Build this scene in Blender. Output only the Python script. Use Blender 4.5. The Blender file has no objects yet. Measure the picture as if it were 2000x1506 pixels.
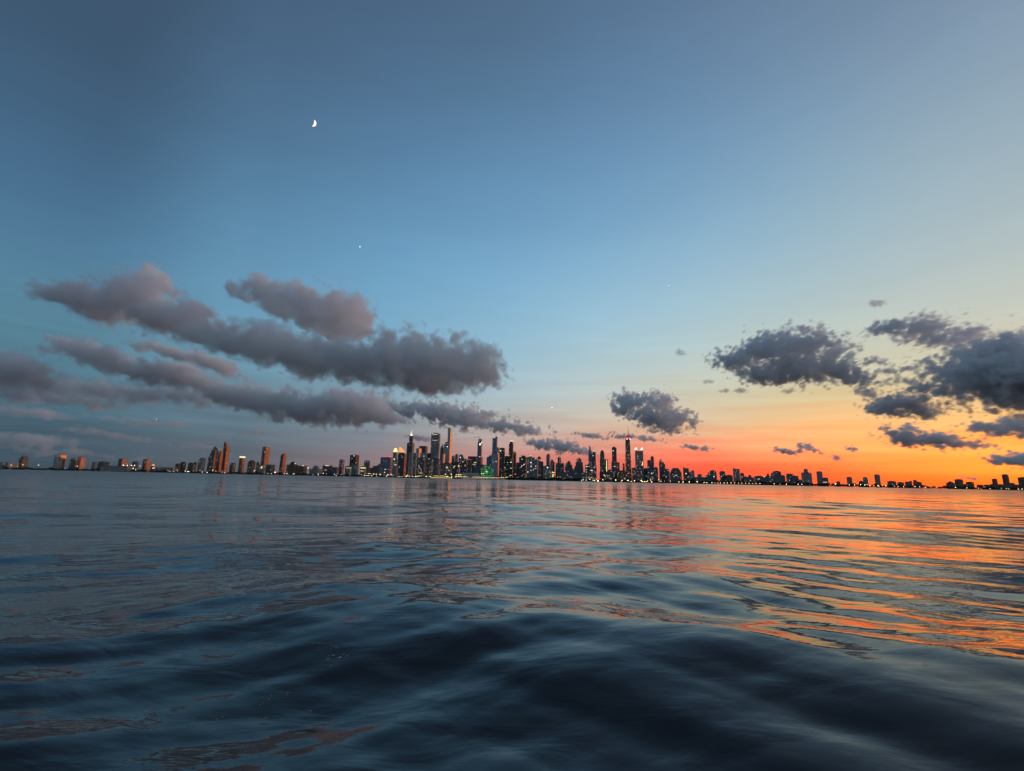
import bpy, bmesh, math, random
import numpy as np
from mathutils import Matrix, Vector
R = math.radians
scene = bpy.context.scene
C = scene.collection

# ------------------------------------------------------------------ camera
FPX, IMW, IMH = 920.0, 2000.0, 1506.0          # focal length in photo pixels
PITCH, ROLL, CAMH = R(11.32), R(1.19), 1.35
cam = bpy.data.cameras.new('camera')
cam.sensor_width = 36.0
cam.lens = 36.0 * FPX / IMW
cam.clip_start, cam.clip_end = 0.1, 400000.0
camo = bpy.data.objects.new('camera', cam)
CM = Matrix.Rotation(math.pi / 2 + PITCH, 3, 'X') @ Matrix.Rotation(ROLL, 3, 'Z')
camo.matrix_world = Matrix.Translation((0, 0, CAMH)) @ CM.to_4x4()
C.objects.link(camo)
scene.camera = camo

# ------------------------------------------------------------------ world sky
SUN_AZ, SUN_EL = 76.0, 2.0                      # degrees clockwise from +Y, above horizon
SKY_AZ = [22, 32, 42, 54, 66, 78, 92, 106, 122]
SKY_ROWS = [
 [(2.189,0.240,0.020),(2.147,0.255,0.021),(2.082,0.341,0.029),(1.919,0.502,0.057),(1.657,0.556,0.097),(1.057,0.586,0.194),(0.754,0.611,0.361),(0.638,0.603,0.450),(0.533,0.574,0.515),(0.444,0.527,0.527),(0.374,0.474,0.524),(0.307,0.412,0.495),(0.241,0.338,0.445),(0.185,0.267,0.374),(0.144,0.213,0.309),(0.114,0.172,0.257),(0.091,0.140,0.216),(0.073,0.115,0.184),(0.060,0.097,0.159),(0.052,0.086,0.144)],
 [(2.021,0.203,0.020),(1.990,0.215,0.021),(2.048,0.287,0.029),(1.909,0.442,0.058),(1.654,0.528,0.103),(1.069,0.575,0.198),(0.761,0.613,0.357),(0.642,0.613,0.461),(0.538,0.588,0.532),(0.436,0.533,0.547),(0.361,0.479,0.543),(0.298,0.419,0.512),(0.228,0.335,0.452),(0.173,0.261,0.379),(0.136,0.208,0.313),(0.107,0.167,0.259),(0.085,0.135,0.216),(0.069,0.111,0.183),(0.056,0.093,0.157),(0.048,0.081,0.141)],
 [(1.662,0.150,0.030),(1.702,0.154,0.032),(1.883,0.175,0.039),(1.891,0.254,0.065),(1.552,0.424,0.130),(1.012,0.551,0.223),(0.742,0.609,0.353),(0.621,0.621,0.476),(0.512,0.595,0.560),(0.408,0.542,0.587),(0.324,0.480,0.576),(0.257,0.411,0.541),(0.200,0.332,0.474),(0.159,0.260,0.389),(0.126,0.204,0.317),(0.099,0.163,0.262),(0.080,0.132,0.220),(0.066,0.111,0.188),(0.057,0.095,0.166),(0.050,0.085,0.151)],
 [(0.905,0.119,0.054),(0.944,0.120,0.057),(1.100,0.126,0.064),(1.241,0.167,0.088),(1.029,0.323,0.178),(0.777,0.502,0.298),(0.665,0.588,0.422),(0.555,0.609,0.538),(0.454,0.590,0.611),(0.363,0.542,0.636),(0.285,0.476,0.621),(0.219,0.398,0.570),(0.169,0.319,0.490),(0.135,0.247,0.394),(0.110,0.192,0.314),(0.090,0.154,0.257),(0.075,0.128,0.217),(0.064,0.109,0.188),(0.056,0.095,0.167),(0.050,0.086,0.153)],
 [(0.706,0.132,0.089),(0.718,0.135,0.095),(0.756,0.146,0.108),(0.780,0.183,0.137),(0.731,0.318,0.242),(0.654,0.476,0.374),(0.567,0.560,0.493),(0.472,0.581,0.594),(0.385,0.564,0.646),(0.308,0.517,0.656),(0.241,0.450,0.630),(0.186,0.373,0.565),(0.145,0.297,0.476),(0.116,0.229,0.377),(0.095,0.177,0.296),(0.080,0.143,0.241),(0.069,0.120,0.203),(0.060,0.103,0.176),(0.053,0.090,0.156),(0.048,0.081,0.143)],
 [(0.542,0.161,0.125),(0.559,0.170,0.135),(0.587,0.196,0.164),(0.565,0.241,0.212),(0.517,0.332,0.302),(0.468,0.441,0.418),(0.424,0.497,0.515),(0.358,0.520,0.606),(0.298,0.505,0.641),(0.244,0.463,0.637),(0.195,0.403,0.599),(0.155,0.336,0.529),(0.124,0.272,0.443),(0.100,0.207,0.342),(0.082,0.156,0.260),(0.071,0.129,0.218),(0.063,0.111,0.190),(0.056,0.098,0.168),(0.051,0.088,0.153),(0.047,0.081,0.142)],
 [(0.258,0.148,0.139),(0.259,0.154,0.148),(0.260,0.176,0.181),(0.261,0.218,0.243),(0.221,0.228,0.269),(0.217,0.272,0.329),(0.224,0.332,0.416),(0.223,0.391,0.510),(0.208,0.416,0.572),(0.182,0.396,0.579),(0.153,0.349,0.543),(0.125,0.286,0.465),(0.101,0.224,0.376),(0.083,0.172,0.293),(0.071,0.137,0.235),(0.063,0.117,0.200),(0.058,0.103,0.178),(0.053,0.094,0.163),(0.050,0.086,0.152),(0.047,0.081,0.144)],
 [(0.111,0.110,0.122),(0.108,0.112,0.127),(0.099,0.118,0.142),(0.097,0.133,0.169),(0.100,0.155,0.201),(0.116,0.199,0.264),(0.138,0.260,0.348),(0.148,0.309,0.424),(0.146,0.329,0.472),(0.135,0.313,0.474),(0.117,0.272,0.432),(0.096,0.221,0.363),(0.079,0.172,0.290),(0.067,0.135,0.231),(0.059,0.113,0.194),(0.055,0.101,0.173),(0.053,0.093,0.160),(0.051,0.088,0.151),(0.049,0.083,0.144),(0.047,0.080,0.140)],
 [(0.057,0.084,0.106),(0.054,0.084,0.109),(0.051,0.088,0.119),(0.049,0.095,0.135),(0.054,0.115,0.165),(0.063,0.146,0.208),(0.079,0.187,0.261),(0.090,0.220,0.308),(0.090,0.222,0.334),(0.077,0.192,0.317),(0.061,0.149,0.262),(0.051,0.116,0.203),(0.048,0.097,0.169),(0.047,0.089,0.155),(0.046,0.086,0.148),(0.047,0.083,0.143),(0.047,0.082,0.140),(0.047,0.080,0.138),(0.046,0.078,0.136),(0.045,0.077,0.135)],
]

world = bpy.data.worlds.new('World')
scene.world = world
world.use_nodes = True
wt = world.node_tree
wt.nodes.clear()


def wn(t, **kw):
    n = wt.nodes.new(t)
    for k, v in kw.items():
        setattr(n, k, v)
    return n


def wmath(op, a, b=None, c=None):
    n = wn('ShaderNodeMath', operation=op)
    for i, v in enumerate((a, b, c)):
        if v is None:
            continue
        if isinstance(v, (int, float)):
            n.inputs[i].default_value = v
        else:
            wt.links.new(v, n.inputs[i])
    return n.outputs[0]


def build_world():
    tc = wn('ShaderNodeTexCoord')
    sep = wn('ShaderNodeSeparateXYZ')
    wt.links.new(tc.outputs['Generated'], sep.inputs[0])
    x, y, z = sep.outputs
    az = wmath('MULTIPLY', wmath('ARCTAN2', x, y), 180 / math.pi)
    el = wmath('MULTIPLY', wmath('ARCSINE', z), 180 / math.pi)
    el = wmath('MAXIMUM', el, 0.0)
    # long thin streaks of high cloud and haze lying along the horizon
    comb = wn('ShaderNodeCombineXYZ')
    wt.links.new(wmath('MULTIPLY', az, 0.045), comb.inputs[0])
    wt.links.new(wmath('ADD', wmath('MULTIPLY', el, 0.75), wmath('MULTIPLY', az, 0.010)), comb.inputs[1])
    nz = wn('ShaderNodeTexNoise')
    nz.inputs['Scale'].default_value = 1.0
    nz.inputs['Detail'].default_value = 5.0
    nz.inputs['Roughness'].default_value = 0.55
    nz.inputs['Distortion'].default_value = 0.35
    wt.links.new(comb.outputs[0], nz.inputs['Vector'])
    streak = wmath('SUBTRACT', nz.outputs[0], 0.5)
    amp = wmath('MULTIPLY', wmath('DIVIDE', el, wmath('ADD', el, 3.0)), 6.8)
    fade = wmath('DIVIDE', 1.0, wmath('ADD', 1.0, wmath('POWER', wmath('DIVIDE', el, 13.0), 4.0)))
    el2 = wmath('ADD', el, wmath('MULTIPLY', wmath('MULTIPLY', streak, amp), fade))
    el2 = wmath('MAXIMUM', el2, 0.0)
    t = wmath('SQRT', wmath('DIVIDE', el2, 90.0))
    # angle from the sun's azimuth
    d = wmath('ABSOLUTE', wmath('SUBTRACT', az, SUN_AZ))
    d = wmath('MINIMUM', d, wmath('SUBTRACT', 360.0, d))
    ramps = []
    n = len(SKY_ROWS[0])
    for row in SKY_ROWS:
        r = wn('ShaderNodeValToRGB')
        els = r.color_ramp.elements
        while len(els) < n:
            els.new(0.5)
        for i, c in enumerate(row):
            els[i].position = i / (n - 1)
            els[i].color = (*c, 1)
        wt.links.new(t, r.inputs[0])
        ramps.append(r.outputs[0])
    col = ramps[0]
    for i in range(1, len(ramps)):
        mr = wn('ShaderNodeMapRange', interpolation_type='SMOOTHSTEP' if i == len(ramps) - 1 else 'LINEAR')
        mr.inputs['From Min'].default_value = SKY_AZ[i - 1]
        mr.inputs['From Max'].default_value = SKY_AZ[i]
        wt.links.new(d, mr.inputs['Value'])
        mx = wn('ShaderNodeMix', data_type='RGBA')
        wt.links.new(mr.outputs[0], mx.inputs['Factor'])
        wt.links.new(col, mx.inputs['A'])
        wt.links.new(ramps[i], mx.inputs['B'])
        col = mx.outputs['Result']
    # veil brightness of the streaks
    gain = wmath('ADD', 1.0, wmath('MULTIPLY', wmath('MULTIPLY', streak, fade), 0.5))
    # very thin high cirrus, barely there
    mpc = wn('ShaderNodeMapping')
    mpc.inputs['Rotation'].default_value = (0.0, R(-32), R(20))
    mpc.inputs['Scale'].default_value = (1.2, 2.0, 7.0)
    wt.links.new(tc.outputs['Generated'], mpc.inputs[0])
    nc = wn('ShaderNodeTexNoise')
    nc.inputs['Scale'].default_value = 1.3
    nc.inputs['Detail'].default_value = 6.0
    nc.inputs['Roughness'].default_value = 0.62
    nc.inputs['Distortion'].default_value = 0.8
    wt.links.new(mpc.outputs[0], nc.inputs['Vector'])
    gain = wmath('MULTIPLY', gain, wmath('ADD', 0.93, wmath('MULTIPLY', nc.outputs[0], 0.14)))
    vm = wn('ShaderNodeVectorMath', operation='SCALE')
    wt.links.new(col, vm.inputs[0])
    wt.links.new(gain, vm.inputs['Scale'])
    bg1 = wn('ShaderNodeBackground')
    wt.links.new(vm.outputs[0], bg1.inputs['Color'])
    bg1.inputs['Strength'].default_value = 0.975
    sky = wn('ShaderNodeTexSky', sky_type='NISHITA')
    sky.sun_disc = False
    sky.sun_elevation = R(SUN_EL)
    sky.sun_rotation = R(SUN_AZ)
    sky.dust_density = 2.0
    bg2 = wn('ShaderNodeBackground')
    wt.links.new(sky.outputs[0], bg2.inputs['Color'])
    bg2.inputs['Strength'].default_value = 0.01
    add = wn('ShaderNodeAddShader')
    wt.links.new(bg1.outputs[0], add.inputs[0])
    wt.links.new(bg2.outputs[0], add.inputs[1])
    out = wn('ShaderNodeOutputWorld')
    wt.links.new(add.outputs[0], out.inputs['Surface'])


build_world()
world.cycles.sampling_method = 'MANUAL'
world.cycles.sample_map_resolution = 512

# ------------------------------------------------------------------ last sunlight
sl = bpy.data.lights.new('sun', 'SUN')
sl.energy = 0.9
sl.angle = R(10.0)
sl.color = (1.0, 0.58, 0.50)
suno = bpy.data.objects.new('sun', sl)
sd = Vector((math.sin(R(SUN_AZ)) * math.cos(R(SUN_EL)), math.cos(R(SUN_AZ)) * math.cos(R(SUN_EL)), math.sin(R(SUN_EL))))
suno.rotation_euler = sd.to_track_quat('Z', 'Y').to_euler()
suno.location = sd * 2000
C.objects.link(suno)

# ------------------------------------------------------------------ exposure and render settings
scene.view_settings.view_transform = 'Standard'
scene.view_settings.look = 'None'
scene.view_settings.gamma = 1.0
scene.view_settings.exposure = 0.0
scene.view_settings.use_curve_mapping = False
cy = scene.cycles
cy.use_denoising = True
cy.max_bounces = 16
cy.diffuse_bounces = 2
cy.glossy_bounces = 3
cy.volume_bounces = 10
cy.transparent_max_bounces = 8
cy.volume_step_rate = 4.0
cy.volume_max_steps = 256
cy.sample_clamp_indirect = 4.0
cy.use_adaptive_sampling = True
cy.adaptive_threshold = 0.01


# ------------------------------------------------------------------ pixel -> world
def ray(px, py):
    v = CM @ Vector(((px - IMW / 2) / FPX, -(py - IMH / 2) / FPX, -1.0))
    return v


def at(px, py, Y):
    """The point at forward distance Y that shows at photo pixel (px, py)."""
    v = ray(px, py)
    k = Y / v.y
    return Vector((v.x * k, Y, CAMH + v.z * k))


def tag(o, label=None, cat=None, group=None, kind=None):
    if label:
        o['label'] = label
    if cat:
        o['category'] = cat
    if group:
        o['group'] = group
    if kind:
        o['kind'] = kind
    return o


def new_obj(name, data, parent=None, loc=None):
    o = bpy.data.objects.new(name, data)
    C.objects.link(o)
    if parent is not None:
        o.parent = parent
    if loc is not None:
        o.location = loc
    return o

# ------------------------------------------------------------------ water
def principled(name, color, rough=0.5, metallic=0.0, ior=1.45, emis=None, estr=0.0):
    m = bpy.data.materials.new(name)
    m.use_nodes = True
    b = m.node_tree.nodes['Principled BSDF']
    b.inputs['Base Color'].default_value = (*color, 1)
    b.inputs['Roughness'].default_value = rough
    b.inputs['Metallic'].default_value = metallic
    b.inputs['IOR'].default_value = ior
    if emis:
        b.inputs['Emission Color'].default_value = (*emis, 1)
        b.inputs['Emission Strength'].default_value = estr
        m.cycles.emission_sampling = 'NONE'
    return m


def wave_field(x, y, spacing):
    """Height of the lake at plan points: two crossing trains of wake waves, a slow swell and fine ripples."""
    rng = np.random.default_rng(11)
    h = np.zeros_like(x)
    r = np.hypot(x, y)
    # the two trains trade places from one side of the wake to the other
    side = 0.5 + 0.5 * np.tanh((x - 0.15 * y + 0.3) / (1.2 + 0.35 * r))
    wA, wB = 1.0 - 0.55 * side, 0.45 + 0.55 * side
    # slow patches where the surface is calmer or busier
    patch = 0.75 + 0.35 * np.sin(0.21 * x + 0.13 * y + 1.0) * np.sin(0.17 * y - 0.09 * x + 0.4) + 0.2 * np.sin(0.05 * x - 0.031 * y)

    def comp(L, az, amp, ph, w=1.0):
        nonlocal h
        k = 2 * math.pi / L
        keep = np.clip((L / np.maximum(spacing, 1e-6) - 2.5) / 3.0, 0, 1)
        th = k * (x * math.sin(az) + y * math.cos(az)) + ph
        s = np.sin(th)
        h += amp * w * keep * (s + 0.18 * np.cos(2 * th))

    for i in range(26):
        L = 0.75 * (6.2 / 0.75) ** rng.random()
        comp(L, R(-23 + rng.normal(0, 11)), 0.0041 * L ** 0.95 * rng.uniform(0.5, 1.2), rng.uniform(0, 6.28), wA * patch)
    for i in range(26):
        L = 0.75 * (6.2 / 0.75) ** rng.random()
        comp(L, R(30 + rng.normal(0, 13)), 0.0041 * L ** 0.95 * rng.uniform(0.5, 1.2), rng.uniform(0, 6.28), wB * patch)
    for i in range(14):
        L = 6 * (30 / 6) ** rng.random()
        comp(L, R(rng.uniform(-40, 50)), 0.0013 * L, rng.uniform(0, 6.28))
    for i in range(40):
        L = 0.16 * (0.8 / 0.16) ** rng.random()
        a_ = i % 2
        comp(L, R((-23, 30)[a_] + rng.normal(0, 19)), 0.0027 * L * rng.uniform(0.5, 1.3), rng.uniform(0, 6.28), (wA, wB)[a_] * patch)
    # the hump of wake rolling past right in front of the boat
    d = (x * math.sin(R(14)) + y * math.cos(R(14)))
    h += 0.19 * np.exp(-((d - 4.3 - 0.05 * (x - 1) ** 2 * 0.4) / 0.95) ** 2) * np.exp(-((x - 2.6) / 4.2) ** 2)
    h -= 0.07 * np.exp(-((d - 2.4) / 0.9) ** 2) * np.exp(-((x - 1.2) / 3.5) ** 2)
    return h


def build_water():
    az_front = np.linspace(-62, 62, 620)
    az_back = np.linspace(62, 298, 50)[1:-1]
    az = np.radians(np.concatenate([az_front, az_back]))
    na = len(az)
    radii = [0.55]
    while radii[-1] < 45:
        radii.append(radii[-1] * 1.0105)
    while radii[-1] < 2600:
        radii.append(radii[-1] * 1.014)
    while radii[-1] < 60000:
        radii.append(radii[-1] * 1.12)
    radii = np.array(radii)
    nr = len(radii)
    rr, aa = np.meshgrid(radii, az, indexing='ij')
    x = rr * np.sin(aa)
    y = rr * np.cos(aa)
    spacing = np.maximum(rr * 0.0105, rr * R(0.2))
    h = wave_field(x, y, spacing)
    verts = np.empty((nr * na + 1, 3), np.float32)
    verts[:-1, 0] = x.ravel()
    verts[:-1, 1] = y.ravel()
    verts[:-1, 2] = h.ravel()
    verts[-1] = (0, 0, 0)
    i = np.arange(nr - 1)[:, None] * na
    j = np.arange(na)[None, :]
    j2 = (j + 1) % na
    quads = np.stack([i + j, i + j2, i + na + j2, i + na + j], -1).reshape(-1, 4)[:, ::-1]
    tris = np.stack([np.full(na, nr * na), np.arange(na), (np.arange(na) + 1) % na], -1)[:, ::-1]
    me = bpy.data.meshes.new('lake_water')
    nq, nt = len(quads), len(tris)
    me.vertices.add(len(verts))
    me.vertices.foreach_set('co', verts.ravel())
    me.loops.add(nq * 4 + nt * 3)
    me.loops.foreach_set('vertex_index', np.concatenate([quads.ravel(), tris.ravel()]).astype(np.int32))
    me.polygons.add(nq + nt)
    ls = np.concatenate([np.arange(nq) * 4, nq * 4 + np.arange(nt) * 3]).astype(np.int32)
    me.polygons.foreach_set('loop_start', ls)
    me.polygons.foreach_set('use_smooth', np.ones(nq + nt, dtype=bool))
    me.update(calc_edges=True)
    # waves too small and too far to be resolved by the mesh act as surface roughness there
    rv = np.hypot(verts[:, 0], verts[:, 1])
    k = np.clip(np.log(np.maximum(rv, 1.0) / 25.0) / math.log(500.0 / 25.0), 0, 1)
    chop = (0.022 + 0.19 * k * k * (3 - 2 * k)).astype(np.float32)
    at_ = me.attributes.new('chop', 'FLOAT', 'POINT')
    at_.data.foreach_set('value', chop)
    m = principled('lake_water', (0.004, 0.004, 0.0045), 0.045, 0.0, 1.55)
    nt_ = m.node_tree
    b = nt_.nodes['Principled BSDF']
    tc = nt_.nodes.new('ShaderNodeTexCoord')
    mp = nt_.nodes.new('ShaderNodeMapping')
    mp.inputs['Rotation'].default_value = (0, 0, R(-20))
    mp.inputs['Scale'].default_value = (0.55, 1.25, 1.0)
    nt_.links.new(tc.outputs['Object'], mp.inputs[0])
    n1 = nt_.nodes.new('ShaderNodeTexNoise')
    n1.inputs['Scale'].default_value = 2.6
    n1.inputs['Detail'].default_value = 3.0
    n1.inputs['Roughness'].default_value = 0.5
    n1.inputs['Distortion'].default_value = 0.6
    nt_.links.new(mp.outputs[0], n1.inputs['Vector'])
    bp = nt_.nodes.new('ShaderNodeBump')
    bp.inputs['Strength'].default_value = 1.0
    bp.inputs['Distance'].default_value = 0.010
    nt_.links.new(n1.outputs[0], bp.inputs['Height'])
    n2 = nt_.nodes.new('ShaderNodeTexNoise')
    n2.inputs['Scale'].default_value = 9.0
    n2.inputs['Detail'].default_value = 3.0
    n2.inputs['Roughness'].default_value = 0.55
    nt_.links.new(mp.outputs[0], n2.inputs['Vector'])
    bp2 = nt_.nodes.new('ShaderNodeBump')
    bp2.inputs['Strength'].default_value = 1.0
    bp2.inputs['Distance'].default_value = 0.0018
    nt_.links.new(n2.outputs[0], bp2.inputs['Height'])
    nt_.links.new(bp2.outputs[0], bp.inputs['Normal'])
    nt_.links.new(bp.outputs[0], b.inputs['Normal'])
    an = nt_.nodes.new('ShaderNodeAttribute')
    an.attribute_name = 'chop'
    nt_.links.new(an.outputs['Fac'], b.inputs['Roughness'])
    me.materials.append(m)
    o = new_obj('lake_water', me)
    tag(o, 'dark rippled lake water with a rolling wake hump in front', kind='structure')
    o['category'] = 'water'
    return o


build_water()
# ------------------------------------------------------------------ shore
SHORE = [(-400, 6000), (0, 5200), (300, 4700), (640, 4300), (800, 3900), (1000, 3450), (1140, 3350), (1300, 3550), (1600, 4200), (2000, 5000), (2500, 6200)]


def shoreY(px):
    for (a, ya), (b, yb) in zip(SHORE, SHORE[1:]):
        if px <= b:
            return ya + (yb - ya) * (px - a) / (b - a)
    return SHORE[-1][1]


def horizon(px):
    return 937.2 + (px - 1000) * math.tan(ROLL)


def ucol(px, py):
    v = ray(px, py)
    return v.x / v.y


LANDZ = 2.4
GROUND = principled('park_ground', (0.045, 0.05, 0.035), 0.95)
nz_ = GROUND.node_tree.nodes.new('ShaderNodeTexNoise')
nz_.inputs['Scale'].default_value = 0.01
cr_ = GROUND.node_tree.nodes.new('ShaderNodeValToRGB')
cr_.color_ramp.elements[0].color = (0.03, 0.04, 0.02, 1)
cr_.color_ramp.elements[1].color = (0.09, 0.085, 0.07, 1)
tcg = GROUND.node_tree.nodes.new('ShaderNodeTexCoord')
GROUND.node_tree.links.new(tcg.outputs['Object'], nz_.inputs['Vector'])
GROUND.node_tree.links.new(nz_.outputs[0], cr_.inputs[0])
GROUND.node_tree.links.new(cr_.outputs[0], GROUND.node_tree.nodes['Principled BSDF'].inputs['Base Color'])
STONE = principled('revetment_stone', (0.22, 0.21, 0.19), 0.9)


def build_land():
    front = []
    for px in range(-400, 2501, 50):
        u = ucol(px, horizon(px))
        Y = shoreY(px) + 14 * math.sin(px * 0.031) + 9 * math.sin(px * 0.083 + 1)
        front.append((u * Y, Y))
    bm = bmesh.new()
    a = [bm.verts.new((x, y, LANDZ)) for x, y in front]
    b = [bm.verts.new((x * (60000 / y), 60000, LANDZ)) for x, y in front]
    for i in range(len(a) - 1):
        bm.faces.new((a[i], a[i + 1], b[i + 1], b[i]))
    me = bpy.data.meshes.new('ground')
    bm.to_mesh(me)
    me.materials.append(GROUND)
    tag(new_obj('ground', me), 'dark flat park land behind the lake shore', kind='structure')
    # stepped stone revetment along the water
    bm = bmesh.new()
    prof = [(-3.0, -1.0), (-3.0, 0.7), (-1.2, 0.7), (-1.2, 1.6), (0.5, 1.6), (0.5, LANDZ + 0.15), (2.5, LANDZ + 0.15), (2.5, LANDZ - 0.3)]
    rows = []
    for x, y in front:
        rows.append([bm.verts.new((x * (y + dy) / y, y + dy, z)) for dy, z in prof])
    for p, q in zip(rows, rows[1:]):
        for k in range(len(prof) - 1):
            bm.faces.new((p[k], q[k], q[k + 1], p[k + 1]))
    me = bpy.data.meshes.new('seawall')
    bm.to_mesh(me)
    me.materials.append(STONE)
    tag(new_obj('seawall', me), 'low stepped stone seawall along the whole city waterfront', 'seawall', kind='structure')
    return front


FRONT = build_land()

# ------------------------------------------------------------------ facade materials


def facade(name, wall, glass, rough, metal, floor=4.0, bay=5.0, grough=0.2, frac=0.55):
    """Window grid of glass panes in a wall, in metres."""
    m = principled(name, wall, rough)
    nt = m.node_tree
    b = nt.nodes['Principled BSDF']
    tc = nt.nodes.new('ShaderNodeTexCoord')
    sp = nt.nodes.new('ShaderNodeSeparateXYZ')
    nt.links.new(tc.outputs['Object'], sp.inputs[0])

    def mth(op, a, c):
        n = nt.nodes.new('ShaderNodeMath')
        n.operation = op
        for i, v in enumerate((a, c)):
            if isinstance(v, (int, float)):
                n.inputs[i].default_value = v
            else:
                nt.links.new(v, n.inputs[i])
        return n.outputs[0]

    fz = mth('LESS_THAN', mth('FRACT', mth('DIVIDE', sp.outputs[2], floor), 0), frac)
    fx = mth('LESS_THAN', mth('FRACT', mth('DIVIDE', mth('ADD', sp.outputs[0], sp.outputs[1]), bay), 0), 0.72)
    k = mth('MULTIPLY', fz, fx)
    nz = nt.nodes.new('ShaderNodeTexNoise')
    nz.inputs['Scale'].default_value = 0.04
    nz.inputs['Detail'].default_value = 4
    nt.links.new(tc.outputs['Object'], nz.inputs['Vector'])
    var = mth('ADD', 0.65, mth('MULTIPLY', nz.outputs[0], 0.7))
    mx = nt.nodes.new('ShaderNodeMix')
    mx.data_type = 'RGBA'
    nt.links.new(k, mx.inputs['Factor'])
    mx.inputs['A'].default_value = (*wall, 1)
    mx.inputs['B'].default_value = (*glass, 1)
    vmn = nt.nodes.new('ShaderNodeVectorMath')
    vmn.operation = 'SCALE'
    nt.links.new(mx.outputs['Result'], vmn.inputs[0])
    nt.links.new(var, vmn.inputs['Scale'])
    nt.links.new(vmn.outputs[0], b.inputs['Base Color'])
    nt.links.new(mth('MULTIPLY', k, metal), b.inputs['Metallic'])
    nt.links.new(mth('ADD', rough, mth('MULTIPLY', k, grough - rough)), b.inputs['Roughness'])
    return m


FAC = {
    'glass': facade('mirror_glass_facade', (0.16, 0.16, 0.17), (0.68, 0.62, 0.62), 0.45, 0.95, 4.0, 9.0, 0.14, 0.84),
    'bronze': facade('bronze_glass_facade', (0.08, 0.075, 0.075), (0.30, 0.25, 0.24), 0.5, 0.9, 4.0, 9.0, 0.16, 0.75),
    'blue': facade('blue_glass_facade', (0.12, 0.14, 0.17), (0.30, 0.36, 0.46), 0.5, 0.9, 4.0, 6.0, 0.12, 0.70),
    'black': facade('black_steel_facade', (0.05, 0.05, 0.055), (0.17, 0.17, 0.19), 0.5, 0.9, 4.0, 5.0, 0.18, 0.55),
    'dark': facade('dark_concrete_facade', (0.15, 0.145, 0.15), (0.10, 0.11, 0.13), 0.8, 0.3, 3.6, 5.0, 0.3, 0.5),
    'stone': facade('pale_stone_facade', (0.36, 0.34, 0.33), (0.05, 0.055, 0.06), 0.85, 0.3, 3.8, 4.0, 0.3, 0.45),
    'brick': facade('brown_brick_facade', (0.20, 0.13, 0.105), (0.05, 0.05, 0.055), 0.85, 0.3, 3.6, 4.5, 0.3, 0.42),
}
ROOFM = principled('roof_gravel', (0.06, 0.06, 0.062), 0.95)
STEEL = principled('dark_steel', (0.05, 0.05, 0.055), 0.45, 0.6)
CONC = principled('concrete', (0.22, 0.215, 0.20), 0.9)


def glow(name, col, strength):
    return principled(name, (0.3, 0.3, 0.3), 0.6, emis=col, estr=strength)


G = {
    'warm': glow('warm_window_light', (1.0, 0.62, 0.26), 1.9),
    'white': glow('white_window_light', (1.0, 0.84, 0.62), 2.2),
    'gold': glow('gold_flood_light', (1.0, 0.68, 0.16), 1.6),
    'yellow': glow('yellow_crown_light', (1.0, 0.86, 0.22), 1.5),
    'cream': glow('cream_crown_light', (1.0, 0.84, 0.50), 1.1),
    'red': glow('red_crown_light', (1.0, 0.07, 0.09), 0.9),
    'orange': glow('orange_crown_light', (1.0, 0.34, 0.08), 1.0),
    'bright': glow('bright_white_light', (1.0, 0.88, 0.66), 4.0),
    'lamp': glow('sodium_lamp_light', (1.0, 0.74, 0.30), 13.0),
    'lampw': glow('white_lamp_light', (1.0, 0.84, 0.50), 12.0),
    'green': glow('green_wheel_light', (0.02, 1.0, 0.20), 1.1),
    'blue': glow('blue_sign_light', (0.05, 0.12, 1.0), 9.0),
    'teal': glow('teal_sign_light', (0.2, 0.9, 0.75), 5.0),
}
YAW = R(-11)          # the street grid is turned a little, showing its northern sides


def prism(bm, poly, z0, z1, top=1.0, shift=(0, 0)):
    """Upright prism over a plan polygon; top scales the upper outline about its centre."""
    cx = sum(p[0] for p in poly) / len(poly)
    cyc = sum(p[1] for p in poly) / len(poly)
    tx, ty = (top, top) if isinstance(top, (int, float)) else top
    lo = [bm.verts.new((x, y, z0)) for x, y in poly]
    hi = [bm.verts.new((cx + (x - cx) * tx + shift[0], cyc + (y - cyc) * ty + shift[1], z1)) for x, y in poly]
    n = len(poly)
    for i in range(n):
        bm.faces.new((lo[i], lo[(i + 1) % n], hi[(i + 1) % n], hi[i]))
    bm.faces.new(hi)
    bm.faces.new(lo[::-1])


def to_obj(name, bm, mat, parent=None, loc=None, smooth=False):
    bmesh.ops.recalc_face_normals(bm, faces=bm.faces)
    me = bpy.data.meshes.new(name)
    bm.to_mesh(me)
    bm.free()
    if smooth:
        me.polygons.foreach_set('use_smooth', [True] * len(me.polygons))
    me.materials.append(mat)
    return new_obj(name, me, parent, loc)


def outline(shape, k):
    """Unit plan outline, width 1, depth k."""
    if shape == 'round':
        return [(0.5 * math.cos(a), 0.5 * k * math.sin(a)) for a in [2 * math.pi * i / 16 for i in range(16)]]
    if shape == 'oct':
        c = 0.2
        return [(-0.5 + c, -k / 2), (0.5 - c, -k / 2), (0.5, -k / 2 + c * k), (0.5, k / 2 - c * k), (0.5 - c, k / 2), (-0.5 + c, k / 2), (-0.5, k / 2 - c * k), (-0.5, -k / 2 + c * k)]
    return [(-0.5, -k / 2), (0.5, -k / 2), (0.5, k / 2), (-0.5, k / 2)]


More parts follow.
